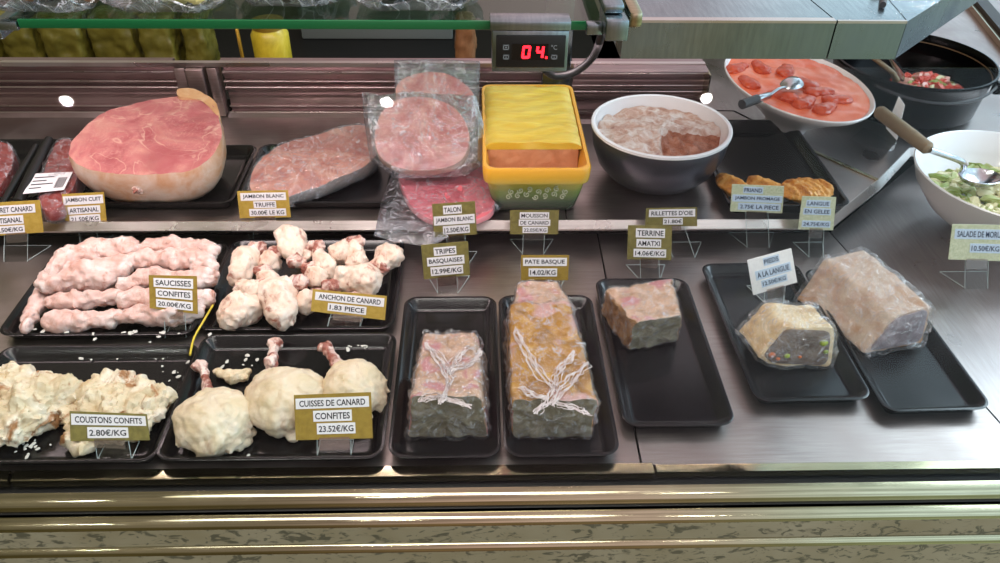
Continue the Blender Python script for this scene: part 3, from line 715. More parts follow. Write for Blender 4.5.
n45 = 42
packed('packed_ham', 'rearmost vacuum packed ham slice, leaning against the louvred panel', [(396, 96), (398, 84), (409, 76), (430, 72), (452, 76), (468, 87), (474, 99), (474, 125), (460, 140), (410, 140), (398, 120)], P(435, 106, .175), n45, .022, M['ham3'],
       [(394, 60), (437, 59), (480, 61), (479, 100), (478, 142), (437, 148), (396, 142), (395, 100)], 3)
packed('packed_ham', 'middle vacuum packed ham, a thick round pale slice left of the yellow terrine', [(375, 140), (378, 120), (389, 104), (410, 97), (430, 98), (450, 105), (463, 118), (469, 135), (466, 153), (455, 164), (430, 170), (400, 168), (381, 157)], P(420, 170, .115), n45-4, .028, M['ham3'],
       [(362, 92), (378, 96), (405, 92), (440, 94), (476, 96), (484, 125), (483, 165), (465, 176), (425, 178), (395, 178), (370, 160), (364, 120)], 7)
packed('packed_ham', 'front vacuum packed ham, a bright pink slice hanging over the step', [(400, 172), (425, 166), (460, 163), (486, 165), (492, 185), (494, 203), (488, 214), (468, 221), (442, 222), (418, 212), (406, 196)], P(450, 222, .070), 3, .013, M['ham4'],
       [(394, 168), (440, 160), (488, 160), (500, 190), (504, 206), (470, 226), (430, 246), (400, 243), (374, 236), (382, 200)], 11)

# duck breasts at the far left
def px_slab(name, label, cat, pxs, z, base, mat, seed, tilt=4, amp=.002, prof=((1.03, .3), (1.02, .7), (.92, 1.0)), dome=.004, group=None):
    o3 = outl(pxs, P(*pxs[0], z), tilt)
    g, at = slab(o3, base, prof, 8, 80, dome, amp, 35, seed)
    c = sum((Vector(v) for v in o3), Vector())/len(o3)
    t = Thing(name, label, cat, (c.x, c.y, base), group); return t, t.part('meat', g, mat, attr=at), g
t, mt, g = px_slab('duck_breast', 'dark red vacuum packed duck breast with a white label, left of the big ham', 'duck breast', [(40, 190), (46, 165), (56, 143), (68, 139), (78, 148), (82, 165), (74, 185), (62, 205), (48, 212), (40, 205)], .085, ZT, M['magret'], 2)
fatp = outl([(66, 190), (76, 172), (84, 175), (80, 188), (66, 200), (52, 213), (44, 212), (50, 200)], P(60, 200, .064), 4)
g2, at2 = slab(fatp, .0545, [(1.03, .4), (.9, 1)], 4, 50, .002, .0015, 40, 4)
t.part('fat_edge', g2, M['magret_fat'], attr=at2)
t.part('plastic_wrap', film_over(g, .002, .004, 40, 5), M['film'], mt)
lab = [P(34, 174, .094), P(73, 172, .094), P(64, 190, .094), P(23, 194, .094)]
lb = t.part('printed_label', panel(lab, 0, 0, 1, 1, Vector((0, 0, 1)), 0, .0006), M['paper'], smooth=False, label='white printed sticker')
nU = Vector((0, 0, 1)); bars = [panel(lab, .70+.02*i, .30, .70+.02*i+(.012 if i % 3 else .007), .85, nU, .0007, .0009) for i in range(12)]
lines = [panel(lab, .08, .2+.18*i, .08+w2, .2+.18*i+.05, nU, .0007, .0009) for i, w2 in enumerate((.5, .35, .55, .3))]
t.part('printing', join(*bars, *lines), M['ink'], lb, False)
t, mt, g = px_slab('duck_breast', 'dark red duck breast cut off by the left picture edge', 'duck breast', [(-40, 175), (-25, 150), (-5, 142), (10, 146), (13, 160), (4, 180), (-12, 195), (-35, 195)], .085, ZT, M['magret'], 6)
t.part('plastic_wrap', film_over(g, .002, .004, 40, 5), M['film'], mt)
for i, (a, b, c, d) in enumerate(((49, 140, 18, 203), (36, 146, 2, 205))):
    solo('black_divider_bar', xf(tube([P(a, b, .09), P(a*.7+c*.3, b*.7+d*.3, .092), P(a*.3+c*.7, b*.3+d*.7, .09), P(c, d, .085)], .0085 if i == 0 else .006, 14, [.008, .0095, .0095, .009] if i == 0 else [.005, .006, .006, .005]), Matrix.Identity(4)), M['black'],
         ['thick black bar leaning beside the labelled duck breast', 'thinner black bar left of the thick black bar'][i], 'bar')

# ------------------------------------------------------------------ yellow terrine dish
zr = .15; yf, yk = P(537, 170, zr).y, P(537, 85, zr).y; xl, xr = P(483, 166, zr).x, P(591, 166, zr).x
cx, cy = (xl+xr)/2, (yf+yk)/2; W, D = xr-xl, yk-yf
def rr_ring(w_, d_, z, r=.018): return [Vector((cx+x, cy+y, z)) for x, y in rrect(w_, d_, r, 6)]
rs = [rr_ring(W*.05, D*.05, .0515, .001), rr_ring(W-.042, D-.06, .0515), rr_ring(W-.036, D-.052, .056), rr_ring(W-.022, D-.03, .09), rr_ring(W-.012, D-.018, .120), rr_ring(W-.002, D-.004, .1215), rr_ring(W, D, .130), rr_ring(W+.002, D+.002, .148), rr_ring(W-.002, D-.002, .1515),
      rr_ring(W-.012, D-.012, .151), rr_ring(W-.02, D-.02, .135, .012), rr_ring(W-.036, D-.05, .066, .012), rr_ring(W*.05, D*.05, .064, .001)]
g = rings(rs); fm = []
per = len(rs[0])
for i in range(len(rs)-1): fm += [1 if i >= 8 else 0]*per
fm += [0, 1]
t = Thing('terrine_dish', 'rectangular yellow to green glazed terrine dish filled with duck mousse', 'terrine dish', (cx, cy, .0515))
ds = t.part('dish', g, [M['glaze'], M['glaze_in']], fm=fm, smooth=50)
# floral relief on the front wall
rel = []
for k in range(7):
    for s in (0, 1):
        u = (k-3)*.0155+(.004 if s else 0); zz = .092+(.012 if s else 0)+.003*((k*7) % 3-1); yy = cy-(D-.03)/2-.001-(zz-.09)*.2
        a0 = k*1.1+s*2
        pts_ = [Vector((cx+u+.0055*(1-j/13)*cos(a0+j*.75), yy-.0007, zz+.006*(1-j/13)*sin(a0+j*.75))) for j in range(12)]
        rel.append(tube(pts_, .0011, 6))
t.part('floral_relief', join(*rel), M['relief'], ds, label='pale scrolled flower relief')
# mousse with cut recess at the front
yc = P(540, 143.5, .157).y
mg = box(cx-.002-(W-.022)/2, yc-.001, .085, cx-.002+(W-.022)/2, cy+(D-.05)/2, .150)
mg = remesh(mg, .003, 1, ((.0015, 60),), 3); low = box(cx-(W-.05)/2, yf+.030, .085, cx+(W-.05)/2, yc+.01, .108)
t.part('mousse', join(mg, remesh(low, .004, 3, ((.003, 60),), 4)), M['mousse'])
nx, ny = 30, 46; V, F = [], []
for lay in (0, 1):
    for j in range(ny+1):
        for i in range(nx+1):
            u, v = i/nx, j/ny; X = cx-.002+(u-.5)*(W-.013); Y = yc-.002+v*(cy+(D-.016)/2-yc)
            e_ = min(1, min(u, 1-u)*9)**.5 * min(1, (1-v)*9)**.5
            z = .1465+lay*(.004+.0085*e_+.0016*sin(v*38+3*sin(u*5))*.6+.0012*nz((X, Y, 0), 40)) 
            if lay == 0: z = .1465
            V.append(Vector((X, Y, z)))
st = (nx+1)*(ny+1)
for j in range(ny):
    for i in range(nx):
        a = j*(nx+1)+i; F.append([a, a+1, a+nx+2, a+nx+1][::-1]); a += st; F.append([a, a+1, a+nx+2, a+nx+1])
bd = [i for i in range(nx+1)]+[j*(nx+1)+nx for j in range(1, ny+1)]+[ny*(nx+1)+i for i in range(nx-1, -1, -1)]+[j*(nx+1) for j in range(ny-1, 0, -1)]
for i in range(len(bd)): a, b = bd[i], bd[(i+1) % len(bd)]; F.append([a, b, b+st, a+st])
t.part('fat_layer', (V, F), M['yellowfat'], label='smooth yellow fat layer')

# ------------------------------------------------------------------ big grey bowl with rillettes
bc = Vector((.332, 1.276, .0505)); R0 = .125; bh = .11
t = Thing('rillettes_bowl', 'big round bowl, dark grey outside and white inside, full of rillettes', 'bowl', bc)
prof = [(.0, .0), (.060, .0), (.063, .003), (.088, .015), (.108, .038), (.120, .07), (R0, bh-.002), (R0-.001, bh)]
bo = t.part('outer_shell', lathe(prof+[(R0-.002, bh-.001), (.118, .07), (.10, .035), (.06, .006), (0, .006)], 96, loc=bc), M['greybowl'], smooth=50)
t.part('inner_lining', lathe([(R0+.0012, bh-.003), (R0+.0012, bh+.0015), (R0-.002, bh+.003), (R0-.006, bh+.0015), (R0-.008, bh-.02), (.108, .06), (.09, .035), (0, .012), (0, .010), (.091, .033), (.110, .06), (R0-.006, bh-.02), (R0-.0035, bh-.004)], 96, loc=bc), M['white'], smooth=50, label='white enamel inside and rim')
# rillettes surface with scooped wedge toward camera
def rilz(x, y):
    a = math.atan2(y, x); r = math.hypot(x, y); z = .091+.008*nz((x, y, 0), 16, 2)+.004*nz((x, y, 0), 60, 4)+.012*max(0, 1-r/.1)
    # scooped wedge: angles between -95deg and -5deg, from centre outwards
    dd = min((a+radians(100)), (radians(8)-a)); s = max(0, min(1, dd/.18))*max(0, min(1, (r-.004)/.02))
    return z-.017*s, s
V, F, fm = [], [], []
NR, NT = 34, 120; S = []
for i in range(NR+1):
    for j in range(NT):
        r = .1155*i/NR+.0001; a = 2*pi*j/NT; x, y = r*cos(a), r*sin(a); z, s = rilz(x, y); V.append(bc+Vector((x, y, z))); S.append(s)
for i in range(NR):
    for j in range(NT):
        k = (j+1) % NT; q4 = [i*NT+j, i*NT+k, (i+1)*NT+k, (i+1)*NT+j]; F.append(q4); fm.append(1 if sum(S[w_] for w_ in q4)/4 > .45 else 0)
off = len(V)
for j in range(NT): a = 2*pi*j/NT; V.append(bc+Vector((.085*cos(a), .085*sin(a), .033)))
for j in range(NT): k = (j+1) % NT; F.append([NR*NT+j, NR*NT+k, off+k, off+j]); fm.append(0)
F.append([off+j for j in range(NT)]); fm.append(0)
t.part('rillettes', (V, F), [M['ril_top'], M['ril_in']], fm=fm, label='pale fatty rillettes with a brown scooped wedge')

# pastries
def puff(px0, px1, r, z, label, seed):
    a, b = P(*px0, z), P(*px1, z)
    pts_ = [a.lerp(b, i/10) for i in range(11)]; gs = []
    for i, p in enumerate(pts_):
        s = sin(pi*(i+.8)/11.6)**.5; gs.append(ell(p+Vector((0, 0, .003*sin(i*2.2))), (.006, r*1.7*s, r*(.75+.15*(i % 2))*s), Matrix.Rotation(.5, 3, 'Z'), 2)); gs.append(ell(p, (.012, r*1.45*s, r*.6*s), None, 2))
    g = remesh(join(*gs), .0022, 2, ((.002, 120),), seed)
    mn = min(v.z for v in g[0]); g = ([v+Vector((0, 0, .0545-mn)) for v in g[0]], g[1])
    solo('puff_pastry', g, M['puff'], label, 'pastry', 'ham and cheese pastries')
puff((722, 187), (742, 193), .022, .07, 'small golden pastry at the left of the large tray', 1)
puff((752, 186), (778, 192), .018, .068, 'golden pastry mostly hidden behind its pale price card', 4)
puff((784, 196), (826, 190), .022, .072, 'large golden pastry at the front right of the tray', 2)

# ------------------------------------------------------------------ oval dish with stuffed peppers
dc = Vector((.655, 1.497, .0505)); rr_ = -1.367; A_, B_ = .190, .131
t = Thing('oval_dish', 'white oval dish of orange tomato sauce beneath the steel beam', 'dish', dc)
prof = [(0, 0), (.28, 0), (.30, .010), (.44, .030), (.60, .048), (.80, .070), (.94, .084), (.995, .093), (1.005, .097), (.995, .099), (.965, .096), (.92, .086), (.78, .072), (.58, .052), (0, .04)]
dob = t.part('dish', lathe(prof, 96, A_, B_, dc, rr_), M['white'], smooth=50)
def inell(r, a, z):
    x = A_*r*cos(a); y = B_*r*sin(a); return dc+Vector((cos(rr_)*x-sin(rr_)*y, sin(rr_)*x+cos(rr_)*y, z))
V, F = [], []; NR, NT = 26, 90
for i in range(NR+1):
    for j in range(NT): p = inell(.945*i/NR+.002, 2*pi*j/NT, 0); V.append(p+Vector((0, 0, .0925+.003*nz(p, 22, 3))))
for i in range(NR):
    for j in range(NT): k = (j+1) % NT; F.append([i*NT+j, i*NT+k, (i+1)*NT+k, (i+1)*NT+j])
off = len(V)
for j in range(NT): V.append(inell(.80, 2*pi*j/NT, .078))
for j in range(NT): k = (j+1) % NT; F.append([NR*NT+j, NR*NT+k, off+k, off+j])
F.append([off+j for j in range(NT)])
solo('tomato_sauce', (V, F), M['sauce'], 'glossy orange tomato sauce filling the oval dish', 'sauce', kind='stuff')
rnd = random.Random(3)
pps = [(738, 68), (760, 67), (786, 70), (748, 82), (806, 84), (820, 92), (838, 100), (782, 96), (806, 102), (826, 108)]
for i, (a, b) in enumerate(pps):
    p = P(a, b, .145); an = rnd.uniform(0, 3); dr = Vector((cos(an), sin(an), 0))
    g = remesh(chain([p-dr*.016, p+dr*.018], [.019, .013]), .003, 2, ((.003, 60),), i)
    g = ([Vector((v.x, v.y, (v.z-.145)*.55+.1445)) for v in g[0]], g[1])
    solo('stuffed_pepper', g, M['pepper'], 'red stuffed pepper half sunk in the orange sauce', 'pepper', 'stuffed peppers in the sauce')
def spoon(name, label, cup, hs, he, cr, zc, zh, mh, mat2=None, depth=.012, hr=.007, cupz=None):
    c = P(*cup, zc); a = P(*hs, (zc+zh)/2); b = P(*he, zh)
    t = Thing(name, label, name.split('_')[-1] if name != 'serving_spoon' else 'spoon', c)
    d = (a-c).normalized(); an = math.atan2(d.y, d.x)
    prof = [(0, -depth), (.5*cr, -depth*.85), (.85*cr, -depth*.4), (cr, 0), (cr*.97, .001), (.82*cr, -depth*.3), (.48*cr, -depth*.7), (0, -depth*.85)]
    t.part('scoop', lathe(prof, 40, 1.25, .9, c, an), M['spoon'])
    st_ = c+d*cr*1.1
    t.part('shaft', tube(spline([st_, st_.lerp(a, .5)+Vector((0, 0, .004)), a], 12), .0035, 10), M['spoon'])
    t.part('handle', tube([a, a.lerp(b, .05), a.lerp(b, .5), a.lerp(b, .93), b], hr, 14, [hr*.5, hr*.9, hr, hr*1.05, hr*.6]), mh)
    return t
spoon('serving_spoon', 'steel serving spoon resting in the orange sauce, dark handle tip', (792, 84), (770, 95), (743, 104), .024, .160, .170, M['spoon'], hr=.008, depth=-.013).part('handle_tip', tube([P(757, 99, .1695), P(742, 104.5, .1705)], .0092, 12), M['darkhandle'])

# ------------------------------------------------------------------ black pot
pc = Vector((.945, 1.602, .0505)); PR = .168
t = Thing('cooking_pot', 'round black cast iron pot with red salad inside', 'pot', pc)
body = [(0, 0), (PR*.78, 0), (PR*.84, .006), (PR*.94, .07), (PR*.97, .098), (PR, .101), (PR, .106), (PR*.975, .107), (PR*.955, .101), (PR*.945, .09), (PR*.90, .012), (PR*.8, .006), (0, .006)]
pb = t.part('pot_body', lathe(body, 96, loc=pc), M['iron'], smooth=50)
t.part('inner_ring', lathe([(PR*.950, .088), (PR*.942, .088), (PR*.942, .0905), (PR*.953, .0905)], 96, loc=pc), M['wood'], label='brown ring line inside the rim')
t.part('bail_handle', tube([pc+Vector(((PR+.004)*cos(radians(a)), (PR+.004)*sin(radians(a)), .093-.014*sin(radians((a+138)/96*180)))) for a in range(-138, -41, 4)], .003, 8), M['darkhandle'])
t.part('pot_ear', join(box(pc.x+PR*cos(-.72)-.004, pc.y+PR*sin(-.72)-.012, pc.z+.075, pc.x+PR*cos(-.72)+.01, pc.y+PR*sin(-.72)+.006, pc.z+.1, .002)), M['iron'])
def bits(name, label, cat, cen, n, rad, zf, mats, wts, seed, size=(.006, .016), zscale=.6):
    rnd = random.Random(seed); V, F, fm = [], [], []
    for i in range(n):
        r = rad*math.sqrt(rnd.random()); a = rnd.uniform(0, 2*pi); x, y = r*cos(a)*cen[2], r*sin(a)
        z = zf(x, y, r/rad)+rnd.uniform(-.003, .004)
        s = rnd.uniform(*size); k = rnd.choices(range(len(mats)), wts)[0]
        R = (Matrix.Rotation(rnd.uniform(0, 6), 3, 'Z') @ Matrix.Rotation(rnd.uniform(-.6, .6), 3, 'X'))
        g = ell((cen[0].x+x, cen[0].y+y, z), (s*cen[1][k], s*.55, s*.42), R, 2)
        g = ([v+Vector((nz(v, 90, i), nz(v, 90, i+3), nz(v, 90, i+7)))*s*.35 for v in g[0]], g[1])
        o_ = len(V); V += g[0]; F += [[q_+o_ for q_ in f_] for f_ in g[1]]; fm += [k]*len(g[1])
    return solo(name, (V, F), mats, label, cat, kind='stuff', fm=fm)
sc0 = Vector((pc.x-.04, pc.y-.03, 0))
sc0 = P(930, 84, .095)
bits('vegetable_salad', 'red tomato and green vegetable salad heaped in the black pot', 'salad', (sc0, (1.1, 1.1, 1.8, 1.1), 1.05), 170, .070,
     lambda x, y, r: .078+.026*(1-r*r), [M['salad_red'], M['salad_pink'], M['salad_green'], M['salad_cream']], (6, 2.4, 1.6, 2), 5, (.008, .015))
sp0, sp1 = P(903, 80, .10), P(888, 56, .19)
t = Thing('salad_spatula', 'flat steel spatula leaning in the black pot', 'spatula', sp0)
t.part('blade', tube([sp0, sp0.lerp(sp1, .2), sp0.lerp(sp1, .6), sp1], .008, 12, [.004, .009, .009, .006]), M['spoon'])
t.part('handle', tube([sp1, sp1+(sp1-sp0)*.6], .005, 10), M['darkhandle'])
wa, wb_ = P(892, 72, .160), P(874, 58, .185)
solo('wooden_spoon', tube([P(896, 80, .12), wa, wb_, wb_+(wb_-wa)*.8], .005, 10, [.008, .005, .005, .005]), M['wood'], 'thin wooden spoon handle on the left rim of the black pot', 'spoon')

# ------------------------------------------------------------------ white salad bowl
wc = Vector((.942, 1.166, .001)); WR = .166
t = Thing('salad_bowl', 'large white bowl of green bean salad at the right edge', 'bowl', wc)
prof = [(0, 0), (.062, 0), (.066, .003), (.075, .012), (.120, .045), (.152, .085), (WR-.001, .117), (WR, .119), (WR-.002, .121), (WR-.006, .119), (.145, .082), (.112, .045), (.06, .014), (0, .010)]
t.part('bowl', lathe(prof, 110, loc=wc), M['white'], smooth=50)
sg = Vector((wc.x+.012, wc.y+.004, 0))
bits('bean_salad', 'pale green bean and potato salad in the white bowl', 'salad', (sg, (1.0, 1.3, 1.9, 1.1), 1.0), 380, .122,
     lambda x, y, r: .060+.016*(1-r*r)+.012*max(0, -y/.12), [M['salad_cream'], M['salad_olive'], M['salad_green'], M['salad_cream']], (5, 3, 2, 2), 9, (.008, .017))
lc = P(980, 178, .105)
t = Thing('soup_ladle', 'steel ladle with a worn wooden handle across the white bowl', 'ladle', lc)
la, lb2, lc2 = P(930, 150, .165), P(877, 110, .185), P(962, 162, .14)
d = (la-lc); an = math.atan2(d.y, d.x)
t.part('scoop', lathe([(0, -.014), (.014, -.012), (.026, -.004), (.030, .004), (.0285, .005), (.024, -.002), (.012, -.010), (0, -.012)], 40, 1.3, .95, lc, an), M['spoon'])
t.part('shaft', tube(spline([lc+Vector((-.03, .012, .004)), lc2, la], 16), .006, 10, [.004]*3+[.0055]*13), M['spoon'])
t.part('handle', tube([la, la.lerp(lb2, .04), la.lerp(lb2, .5), la.lerp(lb2, .95), lb2], .011, 16, [.007, .0115, .0125, .012, .007]), M['wood'])

# ------------------------------------------------------------------ wrapped terrines on the front deck
def wrapped(name, label, sa, sb, mats, seed, amp=.0015, f=60, filmamp=.005, cat='terrine', strips=None, filmoff=.0012):
    (g, fm) = loft(sa, sb, amp=amp, f=f, seed=seed)
    c = sum((Vector(v) for v in g[0]), Vector())/len(g[0]); zmin = min(v.z for v in g[0])
    sh = Vector((0, 0, .0042-zmin)); g = ([v+sh for v in g[0]], g[1])
    t = Thing(name, label, cat, (c.x, c.y, .0042))
    b = t.part('terrine', g, mats, fm=fm)
    t.part('plastic_wrap', film_over(g, filmoff, filmamp, 55, seed), M['film'], b)
    return t, b, g
def crumple(t, b, lines, z, seed, r=.0035, name='film_fold'):
    gs = []; rf = random.Random(seed)
    for i, ln in enumerate(lines):
        for rep in range(7):
            off_ = Vector((rf.uniform(-1, 1), rf.uniform(-1, 1), 0))*r*1.6*(rep > 0)
            pts_ = spline([P(a, c, zz) for a, c, zz in ln], 14)
            pts_ = [p+off_*sin(pi*(k+1)/15)+Vector((nz(p, 60, seed+i+rep), nz(p, 60, seed+i+9+rep), 0))*.006 for k, p in enumerate(pts_)]
            tb = tube(pts_, r, 8, [r*.34*(.3+1.4*abs(nz(p, 110, i+rep))) for k, p in enumerate(pts_)])
            zc_ = sum(p.z for p in pts_)/len(pts_)
            gs.append(([Vector((v.x, v.y, zc_-.0015+(v.z-zc_)*.55)) for v in tb[0]], tb[1]))
    gg = join(*gs)
    t.part(name, gg, M['whitefilm'], b, label='white crumpled folds of film')
q = NM('crumpled_white_film').set(Roughness=.3, Alpha=.62); q.col(q.ramp(q.noise(90, 4), [(.3, 'c9b4b0'), (.7, 'eee4e2')])); M['whitefilm'] = q.m
def blockpts(x0, x1, y, z0, z1, inset=.004): return [(x0, y, z0), (x1, y, z0), (x1-inset, y, z1), (x0+inset, y, z1)]
t, b, g = wrapped('wrapped_terrine', 'film-wrapped terrine block alone in a narrow tray, left of the tallest terrine', blockpts(-.093, .012, .683, .004, .082, .008), blockpts(-.086, .008, .805, .004, .078, .01),
                  [M['pate_pink'], M['pate_grey'], M['pate_gold']], 3, .003, 45, .007)
crumple(t, b, [[(425, 343, .086), (438, 356, .088), (448, 378, .088), (440, 402, .088)], [(470, 345, .086), (455, 358, .088), (448, 372, .088)], [(450, 368, .088), (470, 362, .088), (480, 350, .085)], [(420, 400, .084), (440, 395, .088), (470, 405, .086)]], .085, 4)
t, b, g = wrapped('wrapped_terrine', 'long tall film-wrapped golden terrine with a pale cut front', blockpts(.044, .146, .680, .004, .076, -.004), blockpts(.040, .138, .865, .004, .082, .004),
                  [M['pate_gold'], M['pate_grey'], M['pate_gold']], 6, .003, 45, .006)
crumple(t, b, [[(515, 328, .088), (525, 350, .09), (540, 372, .09), (552, 386, .088)], [(588, 363, .086), (578, 372, .088), (562, 388, .088), (552, 405, .086)], [(552, 386, .088), (548, 400, .088), (536, 414, .084)], [(522, 386, .086), (532, 393, .088), (545, 396, .088)], [(552, 400, .088), (575, 408, .084), (590, 414, .082)], [(575, 352, .088), (560, 370, .09), (556, 385, .09)]], .085, 5, .0028)
t, b, g = wrapped('wrapped_terrine', 'small pinkish terrine end piece resting behind the long golden terrine', blockpts(.047, .140, .868, .004, .072, .002), blockpts(.052, .130, .925, .004, .074, .01),
                  [M['pate_pink'], M['pate_pink'], M['pate_gold']], 9, .003, 50, .004)
# terrine cube
zt = .062
tp4 = [P(606, 291, zt), P(672, 280, zt), P(681, 316, zt), P(634, 324, zt)]
fr_ = [P(634, 345, .004), P(684, 334, .004)]
sa = [Vector((tp4[3].x-.002, tp4[3].y+.004, .004)), Vector((tp4[2].x+.006, tp4[2].y+.006, .004)), tp4[2], tp4[3]]
sb = [Vector((tp4[0].x-.004, tp4[0].y, .004)), Vector((tp4[1].x+.004, tp4[1].y-.002, .004)), tp4[1], tp4[0]]
wrapped('terrine_chunk', 'small cube of coarse pink terrine alone near the back of its tray', sa, sb, [M['pate_brown'], M['pate_grey'], M['pate_brown']], 12, .003, 60, .003)
sc_top = [Vector(v) for v in tp4]
# recolour the top faces of the cube pink (cut side)
ob = [o for o in bpy.data.objects if o.name.startswith('terrine') and o.parent and o.parent.name == 'terrine_chunk'][0]
ob.data.materials.append(M['pate_pink'])
for pg in ob.data.polygons:
    if pg.normal.z > .75: pg.material_index = 3

def loaf(name, label, front, back, mats, seed, inlay, filmamp=.004):
    (g, fm) = loft(front, back, amp=.002, f=45, seed=seed, nring=75, ncap=8)
    zmin = min(v.z for v in g[0]); g = ([v+Vector((0, 0, .0042-zmin)) for v in g[0]], g[1])
    c = sum((Vector(v) for v in g[0]), Vector())/len(g[0])
    t = Thing(name, label, 'loaf', (c.x, c.y, .0042)); b = t.part('crust', g, mats[0])
    A = [Vector(p)+Vector((0, 0, .0042-zmin)) for p in front]; ca = sum(A, Vector())/len(A)
    nrm = (A[1]-A[0]).cross(A[2]-A[0]).normalized()
    if nrm.dot(CAM-ca) < 0: nrm = -nrm
    # inner filling, a slightly proud plate on the cut face
    n = len(A); pts_ = []
    for i in range(n):
        for k in range(8): pts_.append(A[i].lerp(A[(i+1) % n], k/8))
    for _ in range(2): pts_ = [(pts_[i-1]+pts_[i]*2+pts_[(i+1) % len(pts_)])/4 for i in range(len(pts_))]
    rs = [[ca+(p-ca)*s+nrm*(d+.0006*nz(p, 80, 3)) for p in pts_] for s, d in ((.885, -.004), (.885, .0022), (.85, .0030), (.5, .0034), (.03, .0034))]
    fl = t.part('filling', rings(rs), mats[1])
    for (u, v, s, mm_) in inlay:
        p = PP(u, v, ca+nrm*.0036, nrm)
        t.part('olive_slice' if mm_ == 'olive' else 'carrot_bit', ell(p, (s, s*.45, s*.8), nrm.to_track_quat('Y', 'Z').to_matrix(), 2), M[mm_], fl)
    t.part('plastic_wrap', film_over(g, .0045, filmamp, 50, seed), M['film'], b)
    return t
def fpt(px, py, base, lean=Vector((0, -1, .0))): return PP(px, py, base, lean.normalized())
b0 = P(808, 368, .004); nn = Vector((.05, -1, .35))
fr_ = [fpt(762, 361, b0, nn), fpt(832, 367, b0, nn), fpt(835, 329, b0, nn), fpt(784, 327, b0, nn)]
fr_ = [fpt(758, 356, b0, nn), fpt(768, 365, b0, nn), fpt(830, 368, b0, nn), fpt(835, 329, b0, nn), fpt(784, 327, b0, nn)]
bkz = fr_[4].z
def back(pts_, shift, k=1.0):
    return [Vector((p.x+shift[0], p.y+shift[1], p.z*k)) for p in pts_]
loaf('small_wrapped_loaf', 'smaller wrapped loaf showing dark filling with olives and carrot', fr_, back(fr_, (-.014, .052), 1.02), [M['pastry'], M['filling']], 21,
     [(772, 355, .0055, 'carrot'), (787, 356, .0048, 'olive'), (824, 343, .0065, 'olive'), (826, 352, .004, 'olive'), (800, 357, .003, 'carrot'), (778, 359, .0035, 'carrot')])
b0 = P(880, 352, .004); nn = Vector((.12, -1, .30))
fr_ = [fpt(862, 356, b0, nn), fpt(921, 345, b0, nn), fpt(930, 308, b0, nn), fpt(893, 318, b0, nn)]
loaf('large_wrapped_loaf', 'large pale wrapped loaf with a grey pink cut face, behind the smaller loaf', fr_, [Vector((p.x-.050-(.010 if i in (0, 3) else 0), p.y+.128, p.z*(1.18 if i > 1 else 1))) for i, p in enumerate(fr_)],
     [M['crust_blush'], M['filling_grey']], 25, [], .006)

# ------------------------------------------------------------------ confit sausages, duck joints, legs and ribs
def settle(g, z0):
    mn = min(v.z for v in g[0]); return [v+Vector((0, 0, z0-mn)) for v in g[0]], g[1]
def sausage(pxs, z, r, label, seed, mat='fat_pink', sq=1.0):
    pts_ = spline([P(a, b, z) for a, b in pxs], 9); k = len(pts_)
    rad = [r*(.72+.28*sin(pi*(i+.6)/k)**.6) for i in range(k)]
    g = remesh(chain(pts_, rad), .003, 3, ((.007, 24), (.0028, 65), (.0012, 160)), seed)
    g = ([Vector((v.x, v.y, max(.0045, v.z))) for v in g[0]], g[1])
    solo('confit_sausage', g, M[mat], label, 'sausage', 'confit sausages piled in the tray')
for i, a in enumerate((
    ([(58, 270), (72, 258), (98, 251), (128, 249)], .062, .022, 'uppermost left confit sausage arching over the pile'),
    ([(48, 282), (75, 277), (105, 275), (124, 266)], .050, .024, 'thick white confit sausage second from the top at the left'),
    ([(52, 302), (85, 300), (118, 298)], .034, .0155, 'slim pink confit sausage below the thick white one'),
    ([(50, 322), (85, 321), (118, 317)], .024, .0155, 'lowest left confit sausage along the front of the pile'),
    ([(26, 327), (34, 312), (46, 290)], .026, .0125, 'confit sausage standing slantwise at the left end of the pile'),
    ([(142, 249), (170, 245), (200, 247), (214, 252)], .058, .0155, 'rearmost right confit sausage at the top of the pile'),
    ([(138, 260), (170, 258), (196, 259), (212, 268)], .054, .020, 'pale thick confit sausage at the upper right of the pile'),
    ([(124, 284), (150, 278), (185, 278), (212, 277)], .046, .017, 'confit sausage right of centre just above the price card'),
    ([(126, 300), (150, 298), (180, 300), (205, 298)], .036, .017, 'brown streaked confit sausage half behind the price card'),
    ([(120, 318), (150, 314), (180, 315), (200, 310)], .026, .0165, 'lowest right confit sausage behind the stand of the price card'))):
    sausage(a[0], a[1], a[2], a[3], i, 'fat_pink')

def joint(body, z, r, bone, zb_, rb, label, seed, mat='fat_cream', name='duck_wing_joint', cat='duck joint', group='duck wing joints heaped in the tray', tip=True):
    r *= 1.12; bp = [P(a, b, z) for a, b in body]; q_ = P(*bone, zb_)
    rr2 = [r*(.85+.25*(i % 2)) if len(bp) > 1 else r for i in range(len(bp))]
    g = remesh(chain(bp+[bp[-1].lerp(q_, .6)] if len(bp) > 1 else [bp[0], bp[0].lerp(q_, .35), bp[0].lerp(q_, .75)], (rr2+[rb*1.1]) if len(bp) > 1 else [r, r*.75, rb*1.1]), .003, 4, ((.005, 30), (.0022, 100)), seed)
    g = ([Vector((v.x, v.y, max(.0045, v.z))) for v in g[0]], g[1])
    c = sum(g[0], Vector())/len(g[0]); t = Thing(name, label, cat, (c.x, c.y, .0045), group)
    b_ = t.part('fatty_meat', g, M[mat])
    if tip:
        gb_ = remesh(join(chain([(bp[-1]).lerp(q_, .6), q_], [rb*.9, rb*.8]), ell(q_+Vector((rb*.5, 0, 0)), rb*1.05), ell(q_-Vector((rb*.5, 0, 0)), rb*.95)), .0022, 2, ((.0025, 80), (.0012, 200)), seed+3)
        gb_ = ([Vector((v.x, v.y, max(.0045, v.z))) for v in gb_[0]], gb_[1])
        t.part('bone_end', gb_, M['fat_joint'], label='reddish bony end')
    return t
